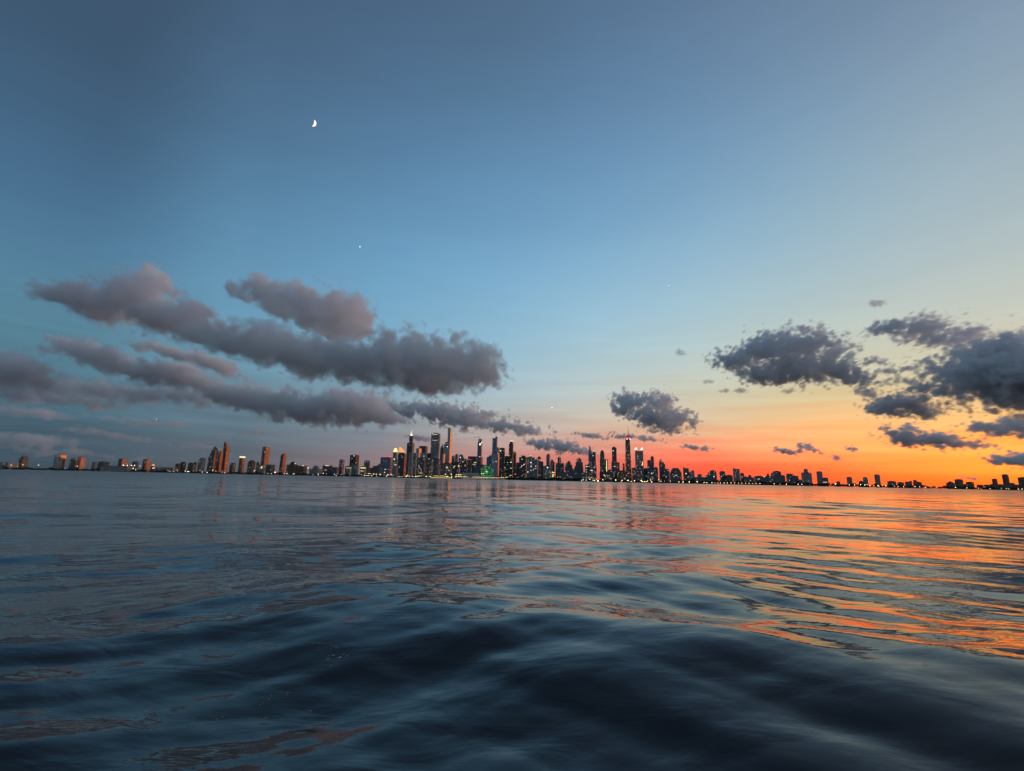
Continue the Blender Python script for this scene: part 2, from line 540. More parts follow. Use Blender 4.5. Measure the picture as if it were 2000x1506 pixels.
def fit(shape, k, yaw, ul, ur, Yc):
    """Scale and place an outline so that it spans the sight lines ul..ur at forward distance Yc."""
    base = outline(shape, k)
    c, s = math.cos(yaw), math.sin(yaw)
    base = [(x * c - y * s, x * s + y * c) for x, y in base]
    w = (ur - ul) * Yc
    X = (ul + ur) / 2 * Yc
    for _ in range(12):
        us = [(X + x * w) / (Yc + y * w) for x, y in base]
        a, b = min(us), max(us)
        w *= (ur - ul) / max(b - a, 1e-9)
        us = [(X + x * w) / (Yc + y * w) for x, y in base]
        a, b = min(us), max(us)
        X += ((ul + ur) / 2 - (a + b) / 2) * Yc
    return X, w, base


RNG = random.Random(5)
PW = {}


def building(name, label, cat, tiers, back, mat, k=0.9, yaw=YAW, shape='box', lights=10, lit=(), crown=None, cap=True,
             antennas=(), side=None, top=None, group=None, extra=None):
    """tiers: (x left, x right, y top) in photo pixels, lowest first; back: metres behind the seawall."""
    xm = (tiers[0][0] + tiers[0][1]) / 2
    Yc = shoreY(xm) + back
    rec = []
    for t in tiers:
        xa, xb, yt = t[:3]
        xc = (xa + xb) / 2
        ul, ur = ucol(xa, yt), ucol(xb, yt)
        X, w, base = fit(shape, k, yaw, ul, ur, Yc)
        H = at(xc, yt, Yc).z
        rec.append([X, w, base, H, t])
    X0 = rec[0][0]
    root = new_obj(name, None, loc=(X0, Yc, LANDZ))
    root.empty_display_size = 20
    tag(root, label, cat, group)
    M = FAC[mat]
    hmax = 0
    for i, (X, w, base, H, t) in enumerate(rec):
        z0 = -1.0
        if len(t) > 3 and t[3] is not None:
            z0 = at((t[0] + t[1]) / 2, t[3], Yc).z - LANDZ
        else:
            for j in range(i):
                if rec[j][4][0] - 0.6 <= t[0] and t[1] <= rec[j][4][1] + 0.6:
                    z0 = max(z0, rec[j][3] - LANDZ - 0.6)
        sh = 0.985 ** i
        poly = [(X - X0 + x * w * sh, y * w * sh) for x, y in base]
        bm = bmesh.new()
        tp = t[4] if len(t) > 4 else 1.0
        prism(bm, poly, z0, H - LANDZ, tp)
        to_obj('shaft' if i == 0 else 'upper_tier', bm, M, root)
        rec[i].append(poly)
        rec[i].append(z0)
        hmax = max(hmax, H)
    # the top tier carries roof plant
    X, w, base, H, t, poly, z0 = max(rec, key=lambda r: r[3])
    zt = H - LANDZ
    cxp = sum(p[0] for p in poly) / len(poly)
    cyp = sum(p[1] for p in poly) / len(poly)

    def inset(f, src=poly):
        ax = sum(p[0] for p in src) / len(src)
        ay = sum(p[1] for p in src) / len(src)
        return [(ax + (a - ax) * f, ay + (b - ay) * f) for a, b in src]

    if cap:
        for r in rec:
            if r is max(rec, key=lambda q: q[3]) or r[4][1] - r[4][0] > 8:
                bm = bmesh.new()
                prism(bm, inset(RNG.uniform(0.42, 0.62), r[5]), r[3] - LANDZ - 0.3, r[3] - LANDZ + RNG.uniform(2.5, 5.0), 1.0)
                to_obj('penthouse', bm, ROOFM, root)
    if crown:
        kind, ya, yb, mname = crown
        za, zb = at((t[0] + t[1]) / 2, yb, Yc).z - LANDZ, at((t[0] + t[1]) / 2, ya, Yc).z - LANDZ
        bm = bmesh.new()
        if kind == 'band':
            prism(bm, inset(1.03), za, zb)
        elif kind == 'dome':
            pr = inset(0.95)
            for a in range(5):
                f0, f1 = math.cos(a / 5 * 1.5), math.cos((a + 1) / 5 * 1.5)
                g0, g1 = math.sin(a / 5 * 1.5), math.sin((a + 1) / 5 * 1.5)
                prism(bm, inset(0.95 * f0), za + (zb - za) * g0, za + (zb - za) * g1, f1 / f0)
        elif kind == 'cone':
            prism(bm, inset(0.92), za, zb, 0.06)
        elif kind == 'slope':
            a = [bm.verts.new((x, y, za)) for x, y in poly]
            b = [bm.verts.new((x, y, zb if (x - cxp) < 0 else za + 0.25 * (zb - za))) for x, y in poly]
            n = len(poly)
            for q in range(n):
                bm.faces.new((a[q], a[(q + 1) % n], b[(q + 1) % n], b[q]))
            bm.faces.new(b)
        elif kind == 'lantern':
            prism(bm, inset(0.55), za, zb, 0.8)
        to_obj('crown', bm, G[mname] if mname in G else FAC.get(mname, ROOFM), root)
    for ax, ya, mname, rad in antennas:
        top_p = at(ax, ya, Yc)
        bm = bmesh.new()
        z1 = top_p.z - LANDZ
        bot = zt - 1
        for r in rec:
            if r[4][0] <= ax <= r[4][1]:
                bot = r[3] - LANDZ - 1
        xx = top_p.x - X0
        q = [(xx + rad * math.cos(a), cyp + rad * math.sin(a)) for a in [i * math.pi / 3 for i in range(6)]]
        prism(bm, q, bot, bot + (z1 - bot) * 0.55, 0.8)
        q2 = [(xx + rad * 0.55 * math.cos(a), cyp + rad * 0.55 * math.sin(a)) for a in [i * math.pi / 3 for i in range(6)]]
        prism(bm, q2, bot + (z1 - bot) * 0.55 - 0.2, z1, 0.4)
        to_obj('antenna', bm, G.get(mname, STEEL), root)

    # faces that look towards the lake, for windows
    def faces():
        out = []
        for r in rec:
            p = r[5]
            n = len(p)
            for q in range(n):
                a, b = Vector(p[q]), Vector(p[(q + 1) % n])
                e = b - a
                nrm = Vector((e.y, -e.x)).normalized()
                mid = (a + b) / 2
                wv = Vector((X0 + mid.x, Yc + mid.y))
                if nrm.dot(-wv.normalized()) > 0.12 and e.length > 4 and (len(r[4]) < 5):
                    out.append((a, b, nrm, max(r[6], 3.0), r[3] - LANDZ - 3))
        return out

    FS = faces()

    def pane(bm, a, b, nrm, s, z, ww, hh):
        e = (b - a).normalized()
        c = a + e * s
        p0 = c - e * ww / 2 - nrm * 0.3
        p1 = c + e * ww / 2 - nrm * 0.3
        p2 = c + e * ww / 2 + nrm * 0.35
        p3 = c - e * ww / 2 + nrm * 0.35
        prism(bm, [(p3.x, p3.y), (p2.x, p2.y), (p1.x, p1.y), (p0.x, p0.y)], z, z + hh)

    if lights and FS:
        for mname, share in (('warm', 0.6), ('white', 0.4)):
            bm = bmesh.new()
            cnt = 0
            for _ in range(int(round(lights * share * 0.9))):
                a, b, nrm, zl, zh = RNG.choices(FS, weights=[(f[1] - f[0]).length * (f[4] - f[3]) for f in FS])[0]
                L = (b - a).length
                if zh - zl < 5:
                    continue
                s = RNG.uniform(2, max(2.1, L - 2))
                z = zl + RNG.random() ** 1.3 * (zh - zl - 3)
                ww = min(RNG.choice((2.2, 2.6, 3.2, 4.5)), L * 0.4)
                pane(bm, a, b, nrm, s, z, ww, RNG.choice((1.8, 2.2, 2.6)))
                cnt += 1
            if cnt:
                tag(to_obj('small_lit_windows', bm, G[mname], root), kind='stuff')
            else:
                bm.free()
    for q in lit:
        px, py = q[:2]
        mname = q[2] if len(q) > 2 else 'white'
        ww, hh = (q[3], q[4]) if len(q) > 4 else (5.0, 4.0)
        best = None
        for a, b, nrm, zl, zh in FS:
            u = ucol(px, py)
            # sight line x = u*Y against the face
            e = b - a
            A, B = Vector((X0 + a.x, Yc + a.y)), Vector((X0 + b.x, Yc + b.y))
            den = (B.x - A.x) - u * (B.y - A.y)
            if abs(den) < 1e-6:
                continue
            tt = (u * A.y - A.x) / den
            if -0.05 <= tt <= 1.05:
                Yh = A.y + (B.y - A.y) * tt
                zz = at(px, py, Yh).z - LANDZ
                if best is None or Yh < best[0]:
                    best = (Yh, a, b, nrm, min(max(tt, 0.02), 0.98) * e.length, zz)
        if best:
            bm = bmesh.new()
            pane(bm, best[1], best[2], best[3], best[4], best[5] - hh / 2, ww, hh)
            o = to_obj('lit_window', bm, G[mname], root)
            if mname not in ('warm', 'white'):
                o.name = 'light_panel'
    if extra:
        extra(root, rec, X0, Yc, zt, poly, inset)
    return root


T = 'tower'
# ------------------------------------------------------------------ the city, south (left) to north (right)
def B(label, tiers, back, mat, name='tower', cat='tower', **kw):
    return building(name, label, cat, tiers, back, mat, **kw)


def low(label, tiers, back, mat, **kw):
    kw.setdefault('lights', 3)
    return building('block', label, 'building', tiers, back, mat, **kw)


# --- southern end
low('long low pinkish terminal hall at the left edge of the skyline', [(-30, 38, 903)], 120, 'stone', lit=[(8, 905, 'white'), (22, 907, 'warm')], k=0.3, cap=False)
B('broad tan mid-rise above the pinkish low hall', [(38, 57, 894), (42, 55, 891)], 700, 'brick', lit=[(45, 900, 'warm')])
B('slab tower with two bright golden glass panels, tallest of the far southern group', [(107, 130.5, 889)], 500, 'glass', k=1.2, yaw=R(-2), lit=[(113, 891, 'white')])
B('dark slab with a pinkish side next to the golden-panelled slab', [(137, 150, 896)], 600, 'dark', k=1.0, lit=[(148, 898, 'warm')])
B('squat tower with an orange-topped right corner, third of the southern group', [(152, 169, 895), (154, 167, 893)], 650, 'bronze', k=1.2)
low('small salmon-coloured block beside the wide dark block', [(180, 192, 903)], 300, 'stone')
low('wide dark block behind the pale lit quay', [(192, 214, 902)], 450, 'dark')
low('long pale quay hall lit along its foot', [(196, 262, 910)], 60, 'stone', k=0.2, cap=False, lights=8)
B('stubby tower with glowing orange right side above the quay lamps', [(232, 249, 896.5)], 700, 'bronze', k=1.1)
low('small dark rounded block right of the quay lamps', [(259, 271, 902)], 600, 'dark', shape='oct')
B('grey tower with a bright orange rounded end, alone before the low hall', [(280, 295.5, 897.5)], 700, 'bronze', k=1.2, shape='oct')
low('little orange-lit pavilion at the water', [(295, 303, 910)], 40, 'brick', crown=('cone', 906, 910, 'orange'), cap=False, lights=0, lit=[(299, 914, 'warm', 10, 4)])
low('long low whitish hall between the pavilion and the brown blocks', [(304, 346, 913)], 150, 'stone', k=0.25, cap=False)
low('brown block with a flat roof, first of the brown pair', [(343, 354, 906)], 500, 'brick', lights=4)
low('brown block with a domed roof, second of the brown pair', [(352.5, 363.5, 904)], 560, 'brick', lights=5, crown=('dome', 902, 904, 'roof'), cap=False)
B('twin-shouldered brown block before the pale-topped tower', [(368, 385, 905), (371, 375, 903), (379, 385, 903)], 600, 'brick', lights=6)
B('grey tower with a pale flat top left of the stepped tower', [(388, 402, 897), (391, 402, 895)], 700, 'stone', lights=8, crown=('band', 894.6, 896.2, 'stone'))
B('tall stepped tower climbing from its left, orange on its right side', [(407, 427, 893), (410, 427, 886), (413, 427, 879), (416, 425.5, 875), (418, 422, 872.5)], 900, 'bronze', k=0.8, lights=22)
B('arch-topped tower with an outlined orange side between the stepped and leaning towers', [(426.5, 436.5, 884), (428, 436, 882)], 820, 'bronze', k=1.1, lights=12)
B('tall blade-like tower with a curling orange side, highest of the left group', [(437, 450, 872), (437.5, 447, 866), (438, 443.5, 863.5)], 1000, 'bronze', k=1.2, lights=14, cap=False)
low('brown brick block right of the blade-like tower', [(449, 461, 905)], 400, 'brick', lights=7)
B('reddish tower with a gleaming cream crown', [(468, 479, 893)], 900, 'bronze', k=1.1, shape='oct', crown=('band', 891.5, 894.5, 'cream'), lights=4)
B('grey stepped tower with a short central spire left of the red-sided tower', [(484, 499.5, 902), (487, 498, 899.5)], 600, 'brick', lights=9, antennas=[(491, 895.5, 'steel', 1.2)])
low('dark slim block in front of the red-sided curved tower', [(501, 511, 903)], 350, 'dark', lights=5, lit=[(507, 904, 'white')])
B('tall tower with a sweeping red right side, standing alone', [(513, 528, 873.5)], 1000, 'bronze', k=1.5, yaw=R(-14), lights=8, lit=[(517, 883, 'white')])
low('yellow-lit low block at the foot of the red-sided tower', [(508, 520, 909)], 150, 'stone', lights=3, lit=[(511, 913, 'gold', 12, 18), (516, 911, 'warm', 10, 3)])
low('wide greenish-dark block right of the red-sided tower foot', [(519.5, 538, 908)], 260, 'dark', lights=4)
B('slim tower with a vivid orange upper right half and slanted shoulder', [(548, 560, 890), (550, 560, 887)], 900, 'bronze', k=1.3, yaw=R(-14), lights=5)
low('castle-like block with three bays and a gold-lit dome', [(560, 583, 908), (566, 580, 905), (568, 576, 903)], 300, 'brick', lights=6, crown=('dome', 901.5, 903.5, 'roof'), cap=False, lit=[(577, 905.5, 'gold', 18, 5)])
low('block with a lit white sign along its roof right of the castle-like block', [(583, 600, 910)], 350, 'brick', lights=4, lit=[(592, 909.6, 'cream', 22, 5)])
low('low hall with a small central dome among the shore trees', [(604, 631, 916), (611, 624, 913)], 200, 'stone', lights=2, crown=('dome', 909, 913, 'stone'), cap=False)
low('long block with a bright white roof edge and red sign', [(630, 650, 909)], 400, 'dark', k=0.4, lights=3, cap=False, lit=[(639, 909.5, 'white', 42, 2.5), (636, 918, 'red', 24, 10)])
low('low block between the red sign and the slim dark tower', [(647, 663, 913)], 420, 'dark', lights=3)
B('slim dark tower left of the broad tower with a pink corner', [(663, 673, 898)], 600, 'blue', lights=5)
low('low gold-banded building at the foot of the broad tower', [(674, 688, 911)], 150, 'stone', lights=2, lit=[(681, 914, 'gold', 50, 2.5)])
B('broad dark tower with a pink upper right corner', [(684, 702, 889)], 800, 'black', k=1.0, lights=14, lit=[(691.5, 890.5, 'bright', 5, 5), (695, 904, 'white')])
low('plain pale block below the broad dark tower', [(689, 701, 908)], 250, 'stone', lights=2)
B('squat dark tower with two pale roof lights', [(711.5, 723, 900)], 800, 'dark', lights=2, lit=[(714, 902, 'white', 4, 4), (718, 902, 'white', 4, 4)])
low('gold-floodlit classical block behind the gold lamp row', [(703.5, 716, 912)], 180, 'stone', lights=2, lit=[(709, 914, 'gold', 46, 7), (707, 920, 'warm', 30, 3)])
low('low dark stepped terrace rising towards the wide teal block', [(722, 746, 914), (728, 746, 910.5), (738, 746, 907)], 420, 'dark', lights=4)
B('wide teal glass block with a red-lit roof hut', [(743.5, 769, 893.5), (751, 764, 891.5)], 900, 'blue', k=0.7, lights=16, crown=('band', 891.2, 892.8, 'red'), cap=False)
# --- downtown
B('slim tower with a glowing yellow domed crown', [(768, 776.5, 883)], 1500, 'stone', shape='oct', lights=6, crown=('dome', 875, 883, 'yellow'), cap=False)
B('tower with a glowing orange sloped crown left of the tallest black tower', [(779, 791, 884)], 1600, 'dark', lights=6, crown=('slope', 873.5, 884, 'orange'), cap=False)
B('dark wide tower in front of the orange sloped crown', [(777.5, 795, 886.5)], 700, 'black', lights=18, lit=[(785.5, 893, 'warm'), (780, 912, 'white')])
low('grey mid-rise with a lit middle storey under the yellow dome', [(767, 778, 897)], 500, 'stone', lights=9, lit=[(770, 896.8, 'bright', 6, 7), (772, 908, 'white', 24, 2.5)])
B('tallest stepped black tower with twin white antennas', [(794, 810, 884), (795, 810, 865.5), (799.5, 807.8, 851)], 2000, 'black', k=0.9, lights=24, yaw=R(-12),
  crown=('lantern', 849.2, 851, 'white'), cap=False, antennas=[(803, 842, 'white', 2.6), (805.2, 839.5, 'cream', 2.6)], name='skyscraper', cat='skyscraper')
B('pale grey stone tower in front of the tallest black tower', [(799, 808, 884)], 600, 'stone', lights=14)
B('pale grey stone tower with a darker side, right of its paler twin', [(807.5, 815, 885.5)], 650, 'stone', lights=10)
B('slim tower with a glowing orange side before the reddish flat tower', [(813, 823.5, 876)], 1500, 'glass', k=1.7, yaw=R(-16), lights=6)
B('broad flat-topped maroon tower behind the orange-sided slim tower', [(819, 835.5, 871.5)], 1900, 'brick', lights=8, cap=False)
B('dark tower with an orange right edge and scattered white lights', [(820.5, 835, 885)], 1200, 'glass', k=0.35, yaw=R(-10), lights=16, lit=[(828, 891, 'white', 9, 3)])
B('dark tower wedged left of the tower with two white bands', [(834.5, 843, 885.5)], 1300, 'black', lights=10)
low('mid-rise dotted with windows below the orange-edged dark tower', [(815.5, 833, 894)], 500, 'dark', lights=34, lit=[(818, 910, 'warm', 7, 4), (822, 924, 'gold', 40, 2.5)])
low('mid-rise dotted with windows below the white-banded tower', [(832, 846.5, 896)], 480, 'dark', lights=32, lit=[(838, 896, 'white')])
B('tall square tower with two white light bands and a pale side', [(842.5, 860.5, 847.5), (846.5, 857, 845.5)], 1400, 'stone', k=0.35, yaw=R(-10), lights=46, cap=False,
  lit=[(849.5, 848.3, 'cream', 62, 4), (849.5, 860.3, 'cream', 54, 2.5)], name='skyscraper', cat='skyscraper')
low('dark block with a pink sloping roof at the foot of the white-banded tower', [(846, 861, 898)], 420, 'dark', lights=26, crown=('slope', 895.5, 898, 'roof'), cap=False)


def diamond(root, rec, X0, Yc, zt, poly, inset):
    # roof sliced at a steep slant, a diamond facing the lake
    z1 = at(862.5, 866.5, Yc).z - LANDZ
    bm = bmesh.new()
    a = [bm.verts.new((x, y, zt - 0.4)) for x, y in inset(0.99)]
    ym = sum(p[1] for p in poly) / 4
    xm = sum(p[0] for p in poly) / 4
    ap = bm.verts.new((xm - 2, ym + 6, z1))
    for q in range(4):
        bm.faces.new((a[q], a[(q + 1) % 4], ap))
    to_obj('slanted_roof', bm, FAC['glass'], root)


B('tower with a diamond-shaped slanted roof between the banded and slimmest towers', [(860, 868, 875)], 1700, 'brick', lights=5, cap=False, extra=diamond)
B('short tower with an orange side under the diamond-roofed tower', [(863.5, 869.5, 887)], 900, 'glass', k=2.0, yaw=R(-16), lights=4)


def wavy(root, rec, X0, Yc, zt, poly, inset):
    pass


B('tallest slim glass tower in three stepped stems with fiery red sides', [(866.8, 874, 868), (869.5, 878.5, 863.3), (875, 884, 836)], 1100, 'glass', k=1.7, yaw=R(-17), lights=12,
  lit=[(873.5, 872.5, 'bright', 5, 5)], name='skyscraper', cat='skyscraper', cap=False)
low('dark block with a red-lit upper storey at the foot of the slimmest tower', [(863, 883, 905)], 350, 'dark', lights=24, lit=[(873, 914, 'cream', 12, 11), (877, 919, 'warm', 10, 4)])
B('narrow dark block right of the three-stemmed tower', [(882.5, 888.5, 890.5)], 900, 'dark', lights=6)
B('narrow grey tower second right of the three-stemmed tower', [(889, 895.5, 887.5)], 1000, 'stone', lights=6)
B('tower with one bright lamp and a pink sloping shoulder', [(896, 907, 892), (896.5, 905, 888.5)], 950, 'stone', lights=14, lit=[(899, 893.5, 'bright', 6, 6)])
B('black block thick with white windows left of the wide brown block', [(899.5, 914, 897)], 450, 'black', lights=44, lit=[(904, 902, 'bright', 4, 4), (888, 911, 'white')])
low('windowed dark block between the slimmest tower and the round lit head of the pier', [(881, 900, 903)], 420, 'black', lights=36, lit=[(888, 911, 'bright', 4, 4)])
B('wide brown-topped block with yellow-lit storeys beside the crane', [(914, 933.5, 891.5)], 800, 'dark', k=0.6, lights=10, lit=[(928, 903.3, 'yellow', 20, 4), (926, 907, 'cream', 30, 3)], cap=False)
low('small block with a red roof in front of the wide brown-topped block', [(913, 921.5, 898)], 500, 'brick', lights=5, crown=('slope', 896.5, 898, 'red'), cap=False)
B('tall slim tower with a rounded top and white roof lamp, beside the crane', [(933, 942, 864), (934.5, 942, 859)], 700, 'blue', shape='oct', lights=10, crown=('dome', 857.2, 859, 'stone'), cap=False,
  lit=[(937.5, 868, 'bright', 7, 13), (940.5, 864.5, 'bright', 5, 5), (937, 892, 'white', 5, 5)])
B('low shoulder block with a red side under the tall slim tower', [(934, 943, 893)], 900, 'brick', lights=4)
low('dark block right of the crane, below the tall slim tower', [(926, 950, 908)], 520, 'dark', lights=8)
B('teal glass block between the green wheel and the black twin slabs', [(950.5, 962, 893), (955, 962, 890)], 800, 'blue', lights=6)
B('tall blue-grey stepped tower with a thin mast', [(962, 972, 856), (967.5, 972, 853)], 1500, 'blue', k=0.8, lights=8, antennas=[(970.5, 849.5, 'steel', 1.3)], cap=False, name='skyscraper', cat='skyscraper')
B('black slab with a copper-coloured right side, first of the black twin slabs', [(960, 976.5, 886), (967.5, 976.5, 875)], 620, 'glass', k=0.75, yaw=R(-18), lights=14, cap=True, lit=[(969, 901.5, 'white', 10, 3)])
B('black slab with a bright upper window, second of the black twin slabs', [(975.5, 986.5, 875.5)], 560, 'black', k=0.7, lights=24, lit=[(978, 880.5, 'bright', 5, 5), (968, 912.5, 'white')])
B('dark block with a reddish edge left of the gold-crowned tower', [(985.5, 995, 891.5)], 700, 'brick', lights=14, lit=[(986.5, 913.5, 'white', 4, 4), (985.5, 894, 'white', 4, 4)])
B('tall setback tower with a gold-lit crown', [(994, 1003, 867.5), (995.5, 1002.5, 862.5)], 650, 'brick', lights=26, crown=('band', 861, 862.6, 'cream'), cap=False,
  lit=[(998, 903, 'bright', 5, 5), (998, 914.5, 'bright', 4, 4), (998, 928.5, 'white', 4, 4)])
B('brown slab leaning against the gold-crowned tower', [(1001.5, 1008.5, 883)], 800, 'brick', lights=8)
low('low dark block before the black block of scattered lights', [(1006, 1016, 904)], 500, 'brick', lights=9, lit=[(1006.5, 926, 'orange', 9, 6)])
B('black block with rounded shoulders and scattered white lights', [(1014, 1029, 893), (1016, 1027, 890.5)], 480, 'black', lights=34, lit=[(1019.5, 897, 'white'), (1023.5, 907, 'white'), (1019, 910, 'white', 4, 4)])
B('blue-grey block with a column of lights and a lit rooftop', [(1028.5, 1039.5, 893), (1033, 1039.5, 891)], 450, 'stone', lights=16, cap=False,
  lit=[(1036, 890.5, 'cream', 16, 4), (1037, 903.5, 'bright', 5, 5), (1037, 911, 'bright', 4, 4), (1037, 919, 'white', 4, 4), (1031, 922, 'bright', 4, 5)])
B('blue-grey twin-fronted block with a lit ledge', [(1039.5, 1051.5, 896), (1039.5, 1045, 894)], 470, 'blue', lights=16, lit=[(1046, 896.3, 'cream', 14, 3), (1046, 910.5, 'white'), (1046.5, 915, 'white', 4, 4)])
B('slim dark tower with a glowing yellow ledge', [(1050, 1056.5, 892.5)], 700, 'dark', lights=5, lit=[(1054, 898.6, 'yellow', 14, 3)])
B('short black block right of the yellow-ledged tower', [(1056, 1061.5, 902)], 520, 'black', lights=6)
low('pale low block under the slim grey capped tower', [(1060.5, 1079, 910)], 380, 'stone', lights=14, lit=[(1069.5, 913.5, 'bright', 5, 5)])
B('slim grey tower with a rounded cap behind the gold-lit hotel', [(1067, 1075, 889), (1068.5, 1074, 887)], 900, 'blue', shape='oct', lights=6)
B('stepped hotel with brilliant gold floodlit front', [(1075, 1083.5, 902), (1076, 1080.5, 898.5)], 400, 'brick', lights=8, lit=[(1076.5, 917, 'yellow', 6, 34), (1080.5, 923, 'gold', 22, 5), (1080, 926.5, 'gold', 20, 4), (1080, 930, 'yellow', 7, 14)])
B('dark stepped tower with a blunt central turret', [(1085, 1102, 905), (1089, 1096, 894), (1090.5, 1094.5, 891.8)], 600, 'dark', lights=14, antennas=[(1098.6, 899, 'steel', 1.6)], cap=False)
B('dark building with stepped ziggurat top right of the turreted tower', [(1103, 1118, 908), (1105, 1116, 904), (1108, 1114, 901.5)], 520, 'dark', lights=12)
low('low grey block between the ziggurat and the round-shouldered tower', [(1116, 1126, 916)], 420, 'dark', lights=6)
B('round-shouldered dark tower with stepped sides', [(1122, 1139.5, 911), (1124, 1138.5, 903), (1126, 1136, 897), (1127.5, 1134, 895)], 480, 'dark', lights=14)
low('low dark row of houses left of the wide windowed block', [(1088, 1145, 922)], 240, 'dark', k=0.15, lights=16, cap=False)
# --- north of the river
B('tapering grey tower with a notched narrow top', [(1147.5, 1157, 906), (1149, 1156, 888), (1149.6, 1155.6, 880), (1150.3, 1154.3, 872.5, None, 0.8)], 700, 'blue', k=0.9, lights=12, cap=False)
B('dark flat tower close beside the tapering notched tower', [(1155.5, 1163.5, 883.5)], 640, 'dark', lights=8, lit=[(1158.5, 890, 'white')])
B('wide block with rows of pale windows under the notched tower', [(1142.5, 1165, 908.5)], 420, 'dark', lights=42, lit=[(1146, 911, 'white', 10, 3), (1155, 918.5, 'white', 14, 3)])
B('dark tower with a pointed onion-like dome', [(1171, 1187, 922), (1171.5, 1182, 897), (1171.8, 1180.6, 887)], 520, 'dark', shape='oct', lights=16, crown=('dome', 879, 887, 'dark'), cap=False, lit=[(1180, 928, 'bright', 4, 5)])
B('slim block with a vertical gold strip of light right of the domed tower', [(1180, 1187, 897.5)], 600, 'dark', lights=3, lit=[(1184.8, 910, 'yellow', 4.5, 92)], cap=False)
B('slender dark tower with a square notched head', [(1195, 1204, 874.5), (1196.5, 1200.5, 872.8)], 700, 'dark', lights=9, lit=[(1197.5, 880.5, 'white', 12, 2.5)])
B('stepped block around the foot of the notched-head tower', [(1194, 1210, 905), (1194, 1199, 902.5), (1204, 1210, 903)], 450, 'dark', lights=18, lit=[(1201, 911, 'white')])
low('low windowed block between the gold strip and the notched-head tower', [(1186, 1197, 918)], 380, 'dark', lights=14)
B('thin dark turret left of the tapering black giant', [(1216, 1220, 906)], 600, 'dark', k=1.0, lights=2, shape='oct')
low('low dark block before the thin turret', [(1205, 1222, 920)], 360, 'brick', lights=14)


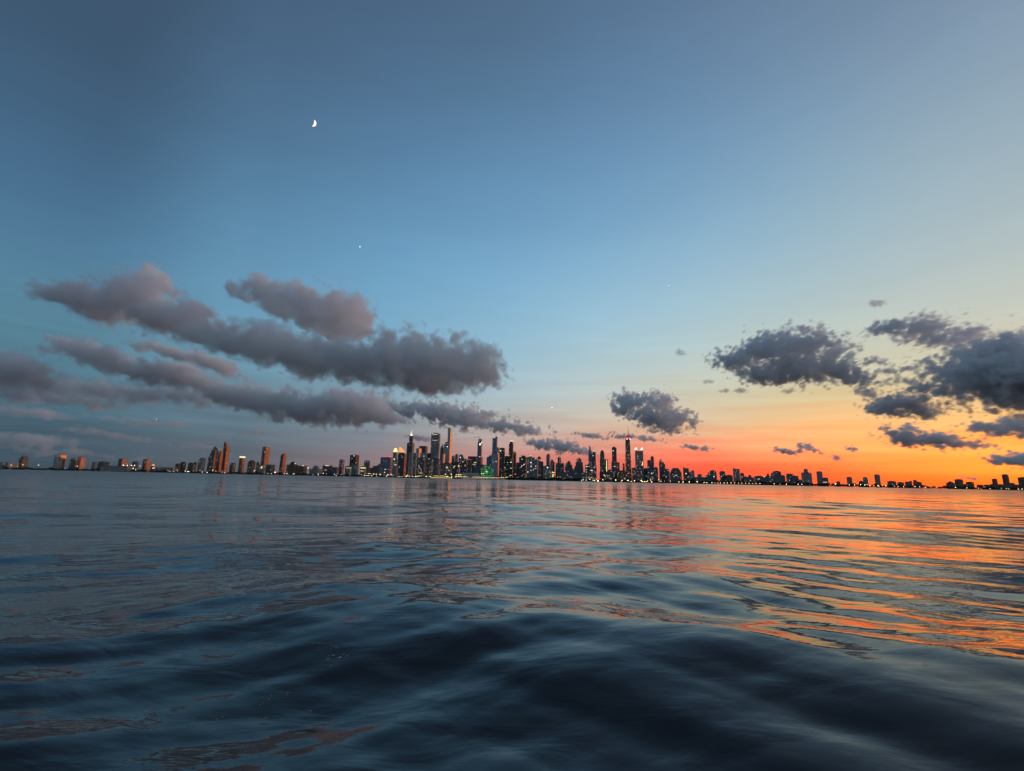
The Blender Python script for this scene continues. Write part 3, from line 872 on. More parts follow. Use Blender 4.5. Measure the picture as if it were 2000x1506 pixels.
def hancock():
    Yc = shoreY(1227) + 480
    base_c = at(1228, horizon(1228), Yc)
    root = new_obj('skyscraper', None, loc=(base_c.x, Yc, LANDZ))
    tag(root, 'tapering black giant tower with red-lit crown and tall mast', 'skyscraper')
    zt = at(1226.5, 853.5, Yc).z - LANDZ
    wb = 12.6 * Yc / FPX / 1.12
    wt_ = 8.6 * Yc / FPX / 1.12
    yaw = R(-6)
    c, s = math.cos(yaw), math.sin(yaw)

    def P(w, d):
        return [(x * c - y * s, x * s + y * c) for x, y in ((-w / 2, -d / 2), (w / 2, -d / 2), (w / 2, d / 2), (-w / 2, d / 2))]
    bm = bmesh.new()
    prism(bm, P(wb, wb * 0.7), -1, zt * 0.955, 1 - (1 - wt_ / wb) * 0.955)
    to_obj('shaft', bm, FAC['black'], root)
    # diagonal braces on the lake face
    for k in range(5):
        z0, z1 = zt * 0.19 * k, zt * 0.19 * (k + 1)
        for sgn in (1, -1):
            bm = bmesh.new()
            w0 = wb + (wt_ - wb) * z0 / zt
            w1 = wb + (wt_ - wb) * z1 / zt
            d0 = w0 * 0.7 / 2 + 0.5
            d1 = w1 * 0.7 / 2 + 0.5
            a = Vector((-sgn * w0 / 2, -d0, z0))
            b = Vector((sgn * w1 / 2, -d1, z1))
            q = []
            for p, dz in ((a, -1.2), (a, 1.2), (b, 1.2), (b, -1.2)):
                for off in (-0.4, 0.6):
                    x, y = p.x, p.y + off
                    q.append(bm.verts.new((x * c - y * s, x * s + y * c, p.z + dz)))
            for f in ((0, 2, 4, 6), (1, 7, 5, 3), (0, 1, 3, 2), (2, 3, 5, 4), (4, 5, 7, 6), (6, 7, 1, 0)):
                bm.faces.new([q[i] for i in f])
            to_obj('diagonal_brace', bm, STEEL, root)
    bm = bmesh.new()
    prism(bm, P(wt_ * 1.04, wt_ * 0.76), zt * 0.955, zt * 0.988)
    to_obj('crown', bm, G['red'], root)
    bm = bmesh.new()
    prism(bm, P(wt_ * 0.8, wt_ * 0.55), zt * 0.988 - 0.2, zt * 1.008)
    to_obj('penthouse', bm, ROOFM, root)
    for px, hh in ((1223.9, 2.6), (1229.4, 3.6)):
        p = at(px, 858, Yc)
        bm = bmesh.new()
        x = p.x - base_c.x
        prism(bm, [(x - 2, -wt_ * 0.42), (x + 2, -wt_ * 0.42), (x + 2, -wt_ * 0.3), (x - 2, -wt_ * 0.3)], p.z - LANDZ - hh, p.z - LANDZ + hh)
        to_obj('lit_window', bm, G['bright'], root)
    for px, yt, mat, r in ((1226.2, 830.5, G['red'], 2.0), (1228.6, 841, STEEL, 1.6)):
        p = at(px, yt, Yc)
        x = p.x - base_c.x
        bm = bmesh.new()
        z0, z1 = zt, p.z - LANDZ
        ring = [(math.cos(i * math.pi / 3), math.sin(i * math.pi / 3)) for i in range(6)]
        prism(bm, [(x + r * 1.4 * a, r * 1.4 * b) for a, b in ring], z0, z0 + (z1 - z0) * 0.35, 0.85)
        prism(bm, [(x + r * a, r * b) for a, b in ring], z0 + (z1 - z0) * 0.35, z0 + (z1 - z0) * 0.7, 0.8)
        prism(bm, [(x + r * 0.6 * a, r * 0.6 * b) for a, b in ring], z0 + (z1 - z0) * 0.7, z1, 0.5)
        to_obj('antenna', bm, STEEL, root)
    bm = bmesh.new()
    p = at(1226.3, 839, Yc)
    bmesh.ops.create_icosphere(bm, subdivisions=1, radius=1.5, matrix=Matrix.Translation((p.x - base_c.x, 0, p.z - LANDZ)))
    to_obj('beacon', bm, G['bright'], root)
    bm = bmesh.new()
    for _ in range(40):
        z = RNG.uniform(6, zt * 0.9)
        w = wb + (wt_ - wb) * z / zt
        x = RNG.uniform(-w * 0.42, w * 0.42)
        y = -w * 0.35 - 0.3
        q = [(xx * c - yy * s, xx * s + yy * c) for xx, yy in ((x - 1.3, y - 0.4), (x + 1.3, y - 0.4), (x + 1.3, y + 1.2), (x - 1.3, y + 1.2))]
        prism(bm, q, z, z + 2.2)
    tag(to_obj('small_lit_windows', bm, G['warm'], root), kind='stuff')


hancock()


def lanterns(root, rec, X0, Yc, zt, poly, inset):
    for i, (x, y) in enumerate(inset(0.86)):
        bm = bmesh.new()
        z1 = at(1248, 875, Yc).z - LANDZ
        r = 2.7
        q = [(x + a * r, y + b * r) for a, b in ((-1, -1), (1, -1), (1, 1), (-1, 1))]
        prism(bm, q, zt - 0.5, zt + (z1 - zt) * 0.45)
        t = to_obj('turret', bm, FAC['stone'], root)
        bm = bmesh.new()
        prism(bm, [(x + a * r * 0.8, y + b * r * 0.8) for a, b in ((-1, -1), (1, -1), (1, 1), (-1, 1))], zt + (z1 - zt) * 0.45, z1, 0.75)
        to_obj('lantern', bm, G['bright'], t)


B('stone tower with four bright corner lanterns on its roof', [(1240, 1256, 882)], 600, 'stone', k=0.9, yaw=R(-4), lights=22, cap=True, extra=lanterns,
  lit=[(1245.5, 891, 'white', 4, 4), (1255, 905, 'gold', 5, 26), (1254, 908, 'gold', 5, 12)])
B('block with a purple-lit band at the foot of the four-lantern tower', [(1234, 1258, 914), (1243, 1257, 912)], 420, 'dark', lights=26)
B('taller square dark tower of a joined pair right of the four-lantern tower', [(1270.5, 1276.8, 892)], 560, 'dark', lights=4)
B('shorter square dark tower of a joined pair right of the four-lantern tower', [(1264, 1271.5, 899.3)], 520, 'dark', lights=8)
low('low dark blocks between the four-lantern tower and the joined pair', [(1256, 1266, 915)], 420, 'dark', lights=9)
low('windowed block before the joined pair of square towers', [(1262, 1281, 917)], 360, 'dark', lights=16, lit=[(1273, 924.5, 'white', 10, 3)])
low('small block with a pointed roof right of the joined pair', [(1276.5, 1285, 914.5)], 500, 'dark', lights=4, crown=('cone', 911.5, 914.5, 'roof'), cap=False)
B('slim tower stepping down to the right under a small turret', [(1287, 1299, 906), (1287, 1296.8, 903), (1287, 1294, 901), (1288.6, 1292, 896.8)], 520, 'dark', lights=10, cap=False)
low('rounded low block right of the step-down slim tower', [(1299, 1307, 916.5)], 430, 'dark', lights=4, lit=[(1301, 931, 'white', 4, 4)])
low('broad hump-shaped block with a lit storey', [(1307.5, 1331, 922), (1310, 1329, 917.5), (1312.5, 1326, 914.3)], 420, 'dark', lights=10, lit=[(1320, 928.4, 'cream', 16, 3), (1316.5, 931, 'warm')], cap=False)
B('narrow dark pillar-like block beside the lit-corner block', [(1333.8, 1337.3, 913.5)], 420, 'dark', lights=2)
B('block with one lit corner window right of the pillar-like block', [(1337, 1345.2, 915)], 440, 'dark', lights=6, lit=[(1340, 925, 'bright', 6, 4)])
low('grey pair of stepped blocks before the gap in the skyline', [(1345, 1356, 922), (1350, 1356, 919.8)], 400, 'stone', lights=5)
low('small low house block in the pale gap of the skyline', [(1362, 1371.5, 927)], 380, 'stone', lights=4)
low('low row of houses across the pale gap of the skyline', [(1354, 1384, 932)], 300, 'dark', k=0.3, lights=6, cap=False)
B('broad block stepping up to a flat crest right of the gap', [(1378, 1400, 928), (1382, 1399.5, 923), (1386, 1398.5, 919.3)], 420, 'dark', lights=14, lit=[(1394.5, 931, 'white', 8, 4)])
B('squat square block with white-lit lower floors', [(1404.8, 1416.5, 921.3)], 400, 'dark', lights=8, lit=[(1407, 933.5, 'white', 5, 4), (1409.5, 930.5, 'white', 4, 4), (1404, 937, 'white', 4, 4)])
low('low church-like building with a thin spire', [(1416.5, 1431, 928.5)], 330, 'brick', lights=4, antennas=[(1423.5, 922.5, 'steel', 1.6)])
B('tall flat block with a roof notch, highest between the gap and the crested block', [(1431, 1444.5, 916.5), (1431, 1435, 915), (1441, 1444.5, 916)], 460, 'stone', lights=9)
low('short block hugging the notched flat block', [(1445.5, 1453.3, 924.5)], 430, 'dark', lights=4, lit=[(1449.5, 931.5, 'white', 4, 4)])
low('low dark roofs right of the short hugging block', [(1452, 1460, 931)], 320, 'dark', lights=2)
low('stepped low block with a flat hat roof', [(1457, 1472.5, 932.5), (1461, 1467.5, 928.3)], 360, 'dark', lights=4)
low('wide low block with a warm lit corner', [(1472.5, 1493, 930)], 340, 'dark', lights=8, lit=[(1492.5, 931, 'warm', 12, 4), (1482.5, 935.5, 'white')])
low('block with a square roof tank left of the crested block', [(1490, 1508.5, 930), (1497.2, 1502, 925.5)], 380, 'dark', lights=6)
B('wide dark block with a bumpy crest', [(1505, 1526, 924), (1508.5, 1525, 920.8), (1515, 1519, 919.8)], 430, 'dark', lights=9)
low('lower wing right of the bumpy-crested block', [(1525, 1533.3, 928.8)], 400, 'dark', lights=3)
B('broad slab with a roof sloping down to the right', [(1535, 1559.3, 929.3), (1535, 1549, 925.5)], 420, 'dark', lights=10, lit=[(1541.5, 938, 'white', 4, 4)])
low('low link building left of the double-shouldered tower', [(1558, 1566, 937)], 330, 'dark', lights=1)
B('double-shouldered tower with a raised square centre, tallest of the northern shore', [(1564.3, 1585, 923), (1569, 1577.8, 916.5)], 480, 'stone', lights=10)
B('plain rectangular tower right of the double-shouldered one', [(1594, 1606, 921)], 500, 'stone', lights=4)
low('low block with a cream lit storey beside the plain rectangular tower', [(1606, 1617.3, 933)], 380, 'dark', lights=1, lit=[(1611.5, 942, 'cream', 34, 4)])
low('small lone block between the cream-lit block and the three far towers', [(1633, 1641, 940.5)], 380, 'dark', lights=1)
B('short lone tower, first of three far towers against the orange', [(1653, 1664, 932)], 500, 'stone', lights=2)
low('low annex left of the second far tower', [(1676.5, 1686, 940)], 430, 'dark', lights=1)
B('round-cornered tower, second of three far towers against the orange', [(1684.8, 1695, 932.3)], 500, 'stone', shape='oct', lights=2)
B('tallest and slimmest of three far towers against the orange', [(1707, 1718.3, 927)], 520, 'stone', lights=2)
low('flat wide block right of the slimmest far tower', [(1732.5, 1750, 940)], 430, 'dark', lights=2)
low('low block second right of the slimmest far tower', [(1752, 1765.5, 942)], 420, 'dark', lights=2, lit=[(1765, 951, 'warm')])
low('dark block with two roof bumps right of the slimmest far tower', [(1767, 1781.5, 941), (1776, 1781, 939.5)], 430, 'dark', lights=2)
low('block with a raised left turret at the end of the low northern row', [(1783, 1800, 941.5), (1783, 1790.5, 937.8)], 430, 'brick', lights=2)
low('gabled block left of the tall one in the last northern cluster', [(1847.5, 1865, 943), (1851, 1861, 941)], 450, 'brick', lights=2)
B('tallest square block of the last northern cluster', [(1863.8, 1880.5, 936.5)], 480, 'brick', lights=3)
low('flat block right of the tall one in the last northern cluster', [(1879, 1902.5, 946), (1886, 1902, 941.5)], 450, 'brick', lights=3)
low('low house block before the right-hand towers', [(1907, 1920.5, 947)], 400, 'brick', lights=2)
low('second low house block before the right-hand towers', [(1921, 1933, 947)], 400, 'brick', lights=2)
B('short square tower left of the tall right-hand tower', [(1932, 1948, 946), (1936.5, 1947.5, 935.5)], 480, 'brick', lights=2)
B('tall plain tower near the right edge of the skyline', [(1956, 1969.3, 926.8)], 520, 'brick', lights=2)
low('low hump-backed block under the tall right-hand tower', [(1948, 1990, 946), (1966, 1982, 943)], 420, 'brick', k=0.4, lights=3, cap=False)
B('broad tower cut by the right edge of the picture', [(1987, 2012, 932.5)], 480, 'brick', lights=2)
# ------------------------------------------------------------------ crane, pier, wheel, lamps, trees, boats
def bar(bm, a, b, r, n=6):
    a, b = Vector(a), Vector(b)
    d = (b - a).normalized()
    u = d.orthogonal().normalized()
    v = d.cross(u)
    ra = [bm.verts.new(a + (u * math.cos(t) + v * math.sin(t)) * r) for t in [2 * math.pi * i / n for i in range(n)]]
    rb = [bm.verts.new(b + (u * math.cos(t) + v * math.sin(t)) * r) for t in [2 * math.pi * i / n for i in range(n)]]
    for i in range(n):
        bm.faces.new((ra[i], ra[(i + 1) % n], rb[(i + 1) % n], rb[i]))
    bm.faces.new(ra[::-1])
    bm.faces.new(rb)


def box(bm, c, s):
    x, y, z = c
    a, b, h = s
    prism(bm, [(x - a / 2, y - b / 2), (x + a / 2, y - b / 2), (x + a / 2, y + b / 2), (x - a / 2, y + b / 2)], z - h / 2, z + h / 2)


def crane():
    Yc = shoreY(931) + 640
    base = at(932.3, horizon(932), Yc)
    zt = at(932.3, 851.5, Yc).z - LANDZ
    zj = at(932.3, 854.3, Yc).z - LANDZ
    root = new_obj('tower_crane', None, loc=(base.x, Yc, LANDZ))
    tag(root, 'thin dark tower crane with its jib pointing left beside the rounded tower', 'crane')
    bm = bmesh.new()
    for sx in (-1.6, 1.6):
        for sy in (-1.6, 1.6):
            bar(bm, (sx, sy, 0), (sx, sy, zj), 0.45, 4)
    n = int(zj / 8)
    for i in range(n):
        z0, z1 = zj * i / n, zj * (i + 1) / n
        bar(bm, (-1.6, -1.6, z0), (1.6, -1.6, z1), 0.25, 4)
        bar(bm, (1.6, 1.6, z0), (-1.6, 1.6, z1), 0.25, 4)
    to_obj('mast', bm, STEEL, root)
    L = at(925.2, 854, Yc).x - base.x
    bm = bmesh.new()
    bar(bm, (0, 0, zj), (L, 0, zj + 1), 0.8, 4)
    bar(bm, (0, 0, zj + 3.5), (L * 0.97, 0, zj + 1.8), 0.5, 4)
    for i in range(8):
        bar(bm, (L * i / 8, 0, zj), (L * (i + 0.5) / 8, 0, zj + 3.3), 0.25, 4)
    to_obj('jib', bm, STEEL, root)
    bm = bmesh.new()
    bar(bm, (0, 0, zj), (7, 0, zj), 0.8, 4)
    box(bm, (7, 0, zj - 1.6), (3, 2.4, 3))
    to_obj('counter_jib', bm, STEEL, root)
    bm = bmesh.new()
    bar(bm, (0, 0, zj), (0, 0, zt), 0.7, 4)
    bar(bm, (0, 0, zt), (L * 0.7, 0, zj + 2), 0.2, 4)
    bar(bm, (0, 0, zt), (7, 0, zj + 0.5), 0.2, 4)
    to_obj('apex', bm, STEEL, root)
    bm = bmesh.new()
    box(bm, (-1.2, -2.4, zj - 1.8), (2.4, 2, 2.6))
    to_obj('cab', bm, CONC, root)


crane()

PIERY = 2950


def pier():
    # timber and concrete deck running along the lake in front of downtown
    x0, x1 = at(838, horizon(838), PIERY).x, at(992, horizon(992), PIERY).x
    bm = bmesh.new()
    box(bm, ((x0 + x1) / 2, PIERY, 1.9), (x1 - x0, 70, 1.4))
    d = to_obj('pier', bm, CONC)
    tag(d, 'long pier deck reaching out below the green wheel', kind='structure')
    for i in range(40):
        bm = bmesh.new()
        x = x0 + 3 + (x1 - x0 - 6) * i / 39
        bar(bm, (x, PIERY - 33, -2), (x, PIERY - 33, 1.3), 0.7)
        to_obj('pile', bm, CONC, d)
    DZ = 2.6

    def hall(label, pa, pb, yt, depth, arches, mat, roofmat, litm, lh=3.0):
        X0, X1 = at(pa, 932, PIERY).x, at(pb, 932, PIERY).x
        H = at((pa + pb) / 2, yt, PIERY).z - DZ
        r = new_obj('pier_hall', None, loc=((X0 + X1) / 2, PIERY + 8, DZ))
        tag(r, label, 'hall')
        w = X1 - X0
        bm = bmesh.new()
        box(bm, (0, 0, H * 0.36), (w, depth, H * 0.72))
        to_obj('wall', bm, mat, r)
        bm = bmesh.new()
        prism(bm, [(-w / 2 - 1, -depth / 2 - 1), (w / 2 + 1, -depth / 2 - 1), (w / 2 + 1, depth / 2 + 1), (-w / 2 - 1, depth / 2 + 1)], H * 0.72, H, (0.97, 0.45))
        to_obj('roof', bm, roofmat, r)
        for i in range(arches):
            x = -w / 2 + w * (i + 0.5) / arches
            bm = bmesh.new()
            ww = w / arches * 0.55
            prism(bm, [(x - ww / 2, -depth / 2 - 0.5), (x + ww / 2, -depth / 2 - 0.5), (x + ww / 2, -depth / 2 + 0.4), (x - ww / 2, -depth / 2 + 0.4)], 0.6, 0.6 + lh)
            to_obj('lit_window', bm, litm, r)
        return r

    pale = principled('pale_pier_roof', (0.30, 0.30, 0.29), 0.8)
    dim = glow('dim_arcade_light', (1.0, 0.70, 0.36), 0.3)
    hall('long pier hall with a pale roof and lit arcade below the wide brown block', 902, 934, 923.5, 34, 9, FAC['stone'], pale, dim, 5)
    hall('low arcaded pier hall glowing under the green wheel', 921, 966, 928, 44, 14, FAC['stone'], pale, dim, 5)
    hall('dark low pier building with yellow lights left of the long pier hall', 842, 884, 927.5, 30, 12, FAC['dark'], ROOFM, G['gold'], 3)
    hall('ballroom-like hall at the outer tip of the pier', 966, 988, 930.5, 30, 8, FAC['brick'], ROOFM, dim, 3)
    # twin-headed pier tower with a lit ball
    for px, py, lab in ((895.7, 911, 'pale pier tower topped by a glowing yellow ball'), (872.6, 913.6, 'short pier tower with a rounded cream-lit head')):
        p = at(px, py, PIERY + 90)
        r = new_obj('pier_tower', None, loc=(p.x, PIERY + 90, 1.0))
        tag(r, lab, 'tower')
        H = p.z - 1.0
        bm = bmesh.new()
        box(bm, (0, 0, H * 0.5), (7, 7, H))
        to_obj('shaft', bm, FAC['stone'], r)
        bm = bmesh.new()
        bmesh.ops.create_icosphere(bm, subdivisions=2, radius=4.2, matrix=Matrix.Translation((0, 0, H + 3)))
        to_obj('lit_ball', bm, G['yellow'] if px > 880 else G['cream'], r, smooth=True)
        bm = bmesh.new()
        prism(bm, [(-3, -3), (3, -3), (3, 3), (-3, 3)], H + 6, H + 11, 0.1)
        to_obj('cap', bm, ROOFM, r)
        bm = bmesh.new()
        box(bm, (0, 10, 0.6), (46, 30, 1.6))
        to_obj('plinth', bm, CONC, r)
    return d


pier()


def wheel():
    c = at(950.9, 921.6, PIERY)
    rad = 10.6 * PIERY / FPX
    root = new_obj('ferris_wheel', None, loc=(c.x, PIERY - 12, 2.6))
    tag(root, 'big Ferris wheel lit green with a bright white hub on the pier', 'ferris wheel')
    zc = c.z - 2.6
    for y in (-2.2, 2.2):
        bm = bmesh.new()
        n = 48
        pr = [Vector((rad * math.cos(2 * math.pi * i / n), y, zc + rad * math.sin(2 * math.pi * i / n))) for i in range(n)]
        for i in range(n):
            bar(bm, pr[i], pr[(i + 1) % n], 0.32, 5)
        to_obj('rim', bm, G['green'], root)
    for i in range(21):
        a = 2 * math.pi * (i + 0.3) / 21
        bm = bmesh.new()
        bar(bm, (2 * math.cos(a), 0, zc + 2 * math.sin(a)), (rad * math.cos(a), 0, zc + rad * math.sin(a)), 0.2, 5)
        to_obj('spoke', bm, G['green'], root)
        bm = bmesh.new()
        gx, gz = (rad + 2.2) * math.cos(a), (rad + 2.2) * math.sin(a)
        box(bm, (gx, 0, zc + gz - 1.0), (2.6, 2.6, 2.8))
        to_obj('gondola', bm, STEEL, root)
    bm = bmesh.new()
    bar(bm, (0, -4, zc), (0, 4, zc), 2.0, 12)
    to_obj('hub', bm, G['bright'], root)
    for y in (-5, 5):
        for sx in (-1, 1):
            bm = bmesh.new()
            bar(bm, (0, y * 0.7, zc), (sx * rad * 0.45, y, 0), 0.8, 5)
            to_obj('support_leg', bm, principled('green_steel', (0.03, 0.08, 0.05), 0.5) if y < 0 and sx < 0 else STEEL, root)
    bm = bmesh.new()
    box(bm, (0, 0, 1.2), (rad * 1.1, 14, 2.4))
    to_obj('boarding_platform', bm, CONC, root)


wheel()

# ------------------------------------------------------------------ lamps along the water
_lamp_mesh = {}


def lamp_meshes(h, r, m):
    key = (h, r, m)
    if key not in _lamp_mesh:
        bm = bmesh.new()
        bar(bm, (0, 0, 0), (0, 0, h), 0.18, 6)
        bar(bm, (0, 0, h), (0, -0.8, h + 0.35), 0.14, 5)
        me1 = bpy.data.meshes.new('pole')
        bm.to_mesh(me1)
        bm.free()
        me1.materials.append(STEEL)
        bm = bmesh.new()
        bmesh.ops.create_icosphere(bm, subdivisions=2, radius=r, matrix=Matrix.Translation((0, -0.8, h + 0.4)) @ Matrix.Diagonal((1, 1, 0.75, 1)))
        me2 = bpy.data.meshes.new('lamp_head')
        bm.to_mesh(me2)
        bm.free()
        me2.polygons.foreach_set('use_smooth', [True] * len(me2.polygons))
        me2.materials.append(G[m])
        _lamp_mesh[key] = (me1, me2)
    return _lamp_mesh[key]


_u = 'first second third fourth fifth sixth seventh eighth ninth tenth eleventh twelfth thirteenth fourteenth fifteenth sixteenth seventeenth eighteenth nineteenth'.split()
ORD = _u + ['twentieth'] + ['twenty-' + w for w in _u[:9]] + ['thirtieth'] + ['thirty-' + w for w in _u[:9]]


def lamps(label, group, pts, m='lamp', r=1.6, Yoff=18, Yabs=None, zb=None):
    pts = sorted(pts)
    for iq, q in enumerate(pts):
        px, py = q[0], q[1]
        rr = round((q[2] if len(q) > 2 else r) * 0.82, 2)
        mm = q[3] if len(q) > 3 else m
        Y = (Yabs if Yabs else shoreY(px) + Yoff)
        p = at(px, py, Y)
        base = LANDZ if zb is None else zb
        h = max(4.0, round((p.z - base) / 2) * 2.0)
        a, b = lamp_meshes(h, rr, mm)
        root = new_obj('street_lamp', None, loc=(p.x, Y, base))
        root.empty_display_size = 2
        tag(root, label if len(pts) == 1 else ORD[iq] + ' from the left, ' + label, 'lamp', group)
        new_obj('pole', a, root)
        new_obj('lamp_head', b, root)


def row(x0, x1, n, up, jit=1.0, seed=1):
    rg = random.Random(seed)
    out = []
    for i in range(n):
        x = x0 + (x1 - x0) * i / max(1, n - 1) + rg.uniform(-jit, jit)
        out.append((x, horizon(x) - up - rg.uniform(-0.7, 0.7)))
    return out


lamps('pale lamp on the shore left of the golden-panelled slab', 'far southern shore lamps', [(9, 906.5), (22, 909), (34, 911), (45, 908, 2.2), (75, 907.5, 1.4), (76, 909.5, 2.0)], 'lamp', 1.7)
lamps('blue light at the water below the golden-panelled slab', 'blue waterside light', [(127, 915, 3.0, 'blue')])
lamps('yellow lamp beside the pinkish-sided dark slab', 'yellow lamp by the dark slab', [(151, 911, 2.4)])
lamps('white light low on the water below the long quay hall', 'white quay light', [(215, 919, 2.2, 'lampw')])
lamps('bright quay lamp under the stubby orange-sided tower', 'quay lamps', [(241, 909, 2.8), (249, 909, 2.4), (257, 909.3, 2.4), (263, 909.6, 2.2), (260, 915, 2.6), (265, 917.5, 1.6), (273.5, 909.7, 1.8)], 'lampw')
lamps('shore lamp between the orange pavilion and the stepped tower', 'south shore lamps', [(299, 915, 2.2), (302, 913.5, 1.8), (328, 919.2, 1.6), (332, 920.5, 1.6), (339, 921, 1.6), (347, 919.5, 1.9), (362, 920.5, 2.2), (367, 921, 2.4), (369, 921.2, 1.8), (391, 918.7, 1.6), (395, 922, 2.2), (405, 923, 2.3), (415, 919.2, 1.9), (422, 921.5, 1.4), (433.5, 922.5, 1.4), (439, 923.3, 1.8)], 'lampw')
lamps('big yellow lamp below the tall red-sided tower', 'big yellow lamp', [(537, 922.5, 3.4)])
lamps('shore lamp around the foot of the castle-like block', 'museum shore lamps', [(497.5, 919, 2.2), (496, 921.5, 1.5), (502, 915.5, 1.3), (523.5, 924.8, 1.3), (530, 925, 1.6), (555.5, 925, 1.7), (560, 925.3, 1.8), (562, 925.5, 1.5), (573, 926, 1.9), (575.5, 925.6, 1.6), (601.7, 914, 2.2), (611, 927.6, 1.5), (621.5, 926, 1.5), (622, 927.3, 1.4), (631.5, 925, 2.2), (637.5, 926, 2.2, 'teal'), (653.3, 926.2, 1.8), (656.3, 928.6, 1.6), (666.7, 927.5, 1.3), (683, 927.4, 1.3)], 'lampw')
lamps('lamp in the upper gold row below the gold-floodlit block', 'upper gold lamp row', [(719.5, 925, 1.6), (723, 925, 1.7), (729.8, 925.8, 2.6), (734.8, 926.3, 2.4), (742.5, 926.8, 2.6)], 'lamp')
lamps('lamp in the lower pale row below the gold-floodlit block', 'lower pale lamp row', [(705.5, 927.8, 1.5), (712, 929, 1.9), (716.5, 929.2, 2.0), (720.5, 929.3, 2.0), (726, 929.5, 2.0), (735.3, 930, 1.4)], 'lampw')
lamps('greenish-white lamp left of the tallest black tower', 'greenish lamp cluster', [(751, 922.8, 1.9), (752.5, 917, 1.9), (755.5, 929.8, 2.2), (757, 926.7, 1.6), (759.5, 927.5, 1.2), (763.7, 926.8, 2.2), (767.5, 929.8, 1.5), (776, 931, 1.3), (780.5, 931, 1.9), (785.7, 931, 1.2)], 'lampw')
lamps('warm lamp in the string below the tallest black tower', 'downtown shore lamps', [(793.7, 930, 3.0), (796.2, 928, 2.0), (799, 930.5, 1.8, 'lamp'), (806, 930.3, 1.9), (811.5, 931, 2.3), (814.8, 930.8, 1.9), (818.5, 930, 1.9), (822.5, 930, 1.6), (832.5, 930.7, 2.8), (840, 931.2, 2.1), (846.5, 928.5, 1.5)], 'lamp')
lamps('yellow lamp on the near end of the pier', 'pier lamps, near end', row(849.5, 872, 13, 4.2, 0.8, 3) + [(870, 926.5, 1.6), (881.5, 926.7, 1.8), (882, 932, 1.9), (874.5, 931.2, 1.9)] + row(889.5, 911.5, 13, 4.0, 0.7, 4) + [(892, 927.3, 1.6), (896, 927.5, 1.6), (900, 927.8, 1.6)], 'lamp', 0.95, Yabs=PIERY - 25, zb=2.6)
lamps('bright lamp in the even pier row below the wheel', 'pier lamps, wheel end', row(923, 990.5, 20, 3.4, 0.35, 5), 'lamp', 1.15, Yabs=PIERY - 29, zb=2.6)
lamps('lamp on the pier roof left of the green wheel', 'pier roof lamps', [(940.5, 925.3, 1.8), (944, 925.3, 1.8)], 'lamp', Yabs=PIERY - 24, zb=2.6)
lamps('white lamp in the string below the wide windowed block', 'beach lamps by the windowed block', [(1135.5, 939.3, 1.5), (1139, 937.5, 1.9), (1144.7, 938.3, 1.5), (1152.3, 936.5, 1.7), (1158.3, 938.5, 1.7), (1161.3, 938.6, 1.5)], 'lampw', 1.5, 12)
lamps('brightest yellow lamp at the water left of the domed tower', 'brightest shore lamp', [(1167.8, 939, 3.6)], 'lamp', 3.0, 12)
lamps('yellow lamp in the string below the tapering black giant', 'shore drive lamps, centre', [(1164.8, 936.5, 1.5), (1177.5, 937, 2.3), (1202.5, 937.6, 2.4), (1215, 937.8, 2.3), (1213.5, 941.3, 1.2), (1226.7, 938.2, 2.8), (1232.8, 940.8, 1.6), (1239.3, 939, 2.2), (1251.8, 939, 2.4), (1254.5, 940.5, 2.4), (1258.5, 940.5, 1.9), (1262, 940.8, 1.9), (1264.5, 939.5, 1.9), (1271, 937.5, 1.7), (1273, 941.6, 2.0)], 'lamp', 1.8, 14)
lamps('white lamp in the loose string below the step-down slim tower', 'shore drive lamps, loose string', [(1286.5, 937, 1.6), (1290.5, 940.2, 1.6), (1297.8, 940, 1.2), (1309.3, 940, 1.5), (1326, 941.5, 2.0)], 'lampw', 1.5, 14)
lamps('lamp in the long even row along the northern shore', 'shore drive lamps, long even row', [(1334, 941.5, 2.5), (1346, 941.5, 2.5), (1361.5, 941.5, 2.7), (1375, 942.5, 1.9), (1380.3, 942.6, 1.9), (1390.6, 942.8, 1.9), (1396.3, 943, 1.2), (1402, 943.1, 1.6), (1407.3, 943.2, 1.9), (1414.3, 943.3, 1.9), (1420.8, 943.4, 1.9), (1427.8, 943.5, 1.9), (1434.8, 943.7, 1.6), (1442, 943.8, 1.8), (1448.8, 943.9, 1.8), (1456, 944, 1.8), (1463, 944.2, 1.8), (1469.6, 944.3, 1.9), (1476, 944.5, 1.6), (1484, 944.6, 2.2), (1512, 945.3, 2.2), (1523.5, 945.5, 1.3), (1535.7, 945.8, 2.3), (1559, 946.3, 2.2), (1566, 946.3, 2.0)], 'lamp', 1.9, 16)
lamps('lamp in the string below the three far towers', 'northern lamps below the far towers', [(1622.7, 945.5, 1.6), (1632, 945.5, 2.6, 'lampw'), (1658.7, 947.3, 2.2), (1669, 947.5, 2.6), (1681, 946.8, 2.4), (1689, 947.2, 2.5), (1693.8, 947, 1.9), (1699, 948.8, 2.1), (1706.5, 949, 1.8), (1714.5, 948.5, 2.2), (1716.5, 950, 1.8), (1724, 949.5, 1.5), (1730, 949, 2.8, 'lampw'), (1746.5, 950, 2.1), (1754, 950.2, 1.7), (1764.5, 950.3, 2.1), (1787, 950.5, 2.4), (1796, 951, 1.9), (1807.5, 951.5, 2.2), (1818, 951.7, 1.8), (1830, 951.8, 2.1)], 'lamp', 2.0, 16)
lamps('lamp in the last thin string by the right edge', 'northernmost lamps', [(1866, 952.3, 2.3), (1888, 953, 2.1), (1910.7, 953.6, 2.0), (1916, 955.8, 1.5), (1933.5, 954.5, 1.9), (1956, 954.6, 1.9), (1965.5, 954.8, 2.0), (1969.5, 954.8, 1.9), (1989, 955.3, 2.2), (1996, 955.3, 2.5)], 'lamp', 2.0, 16)

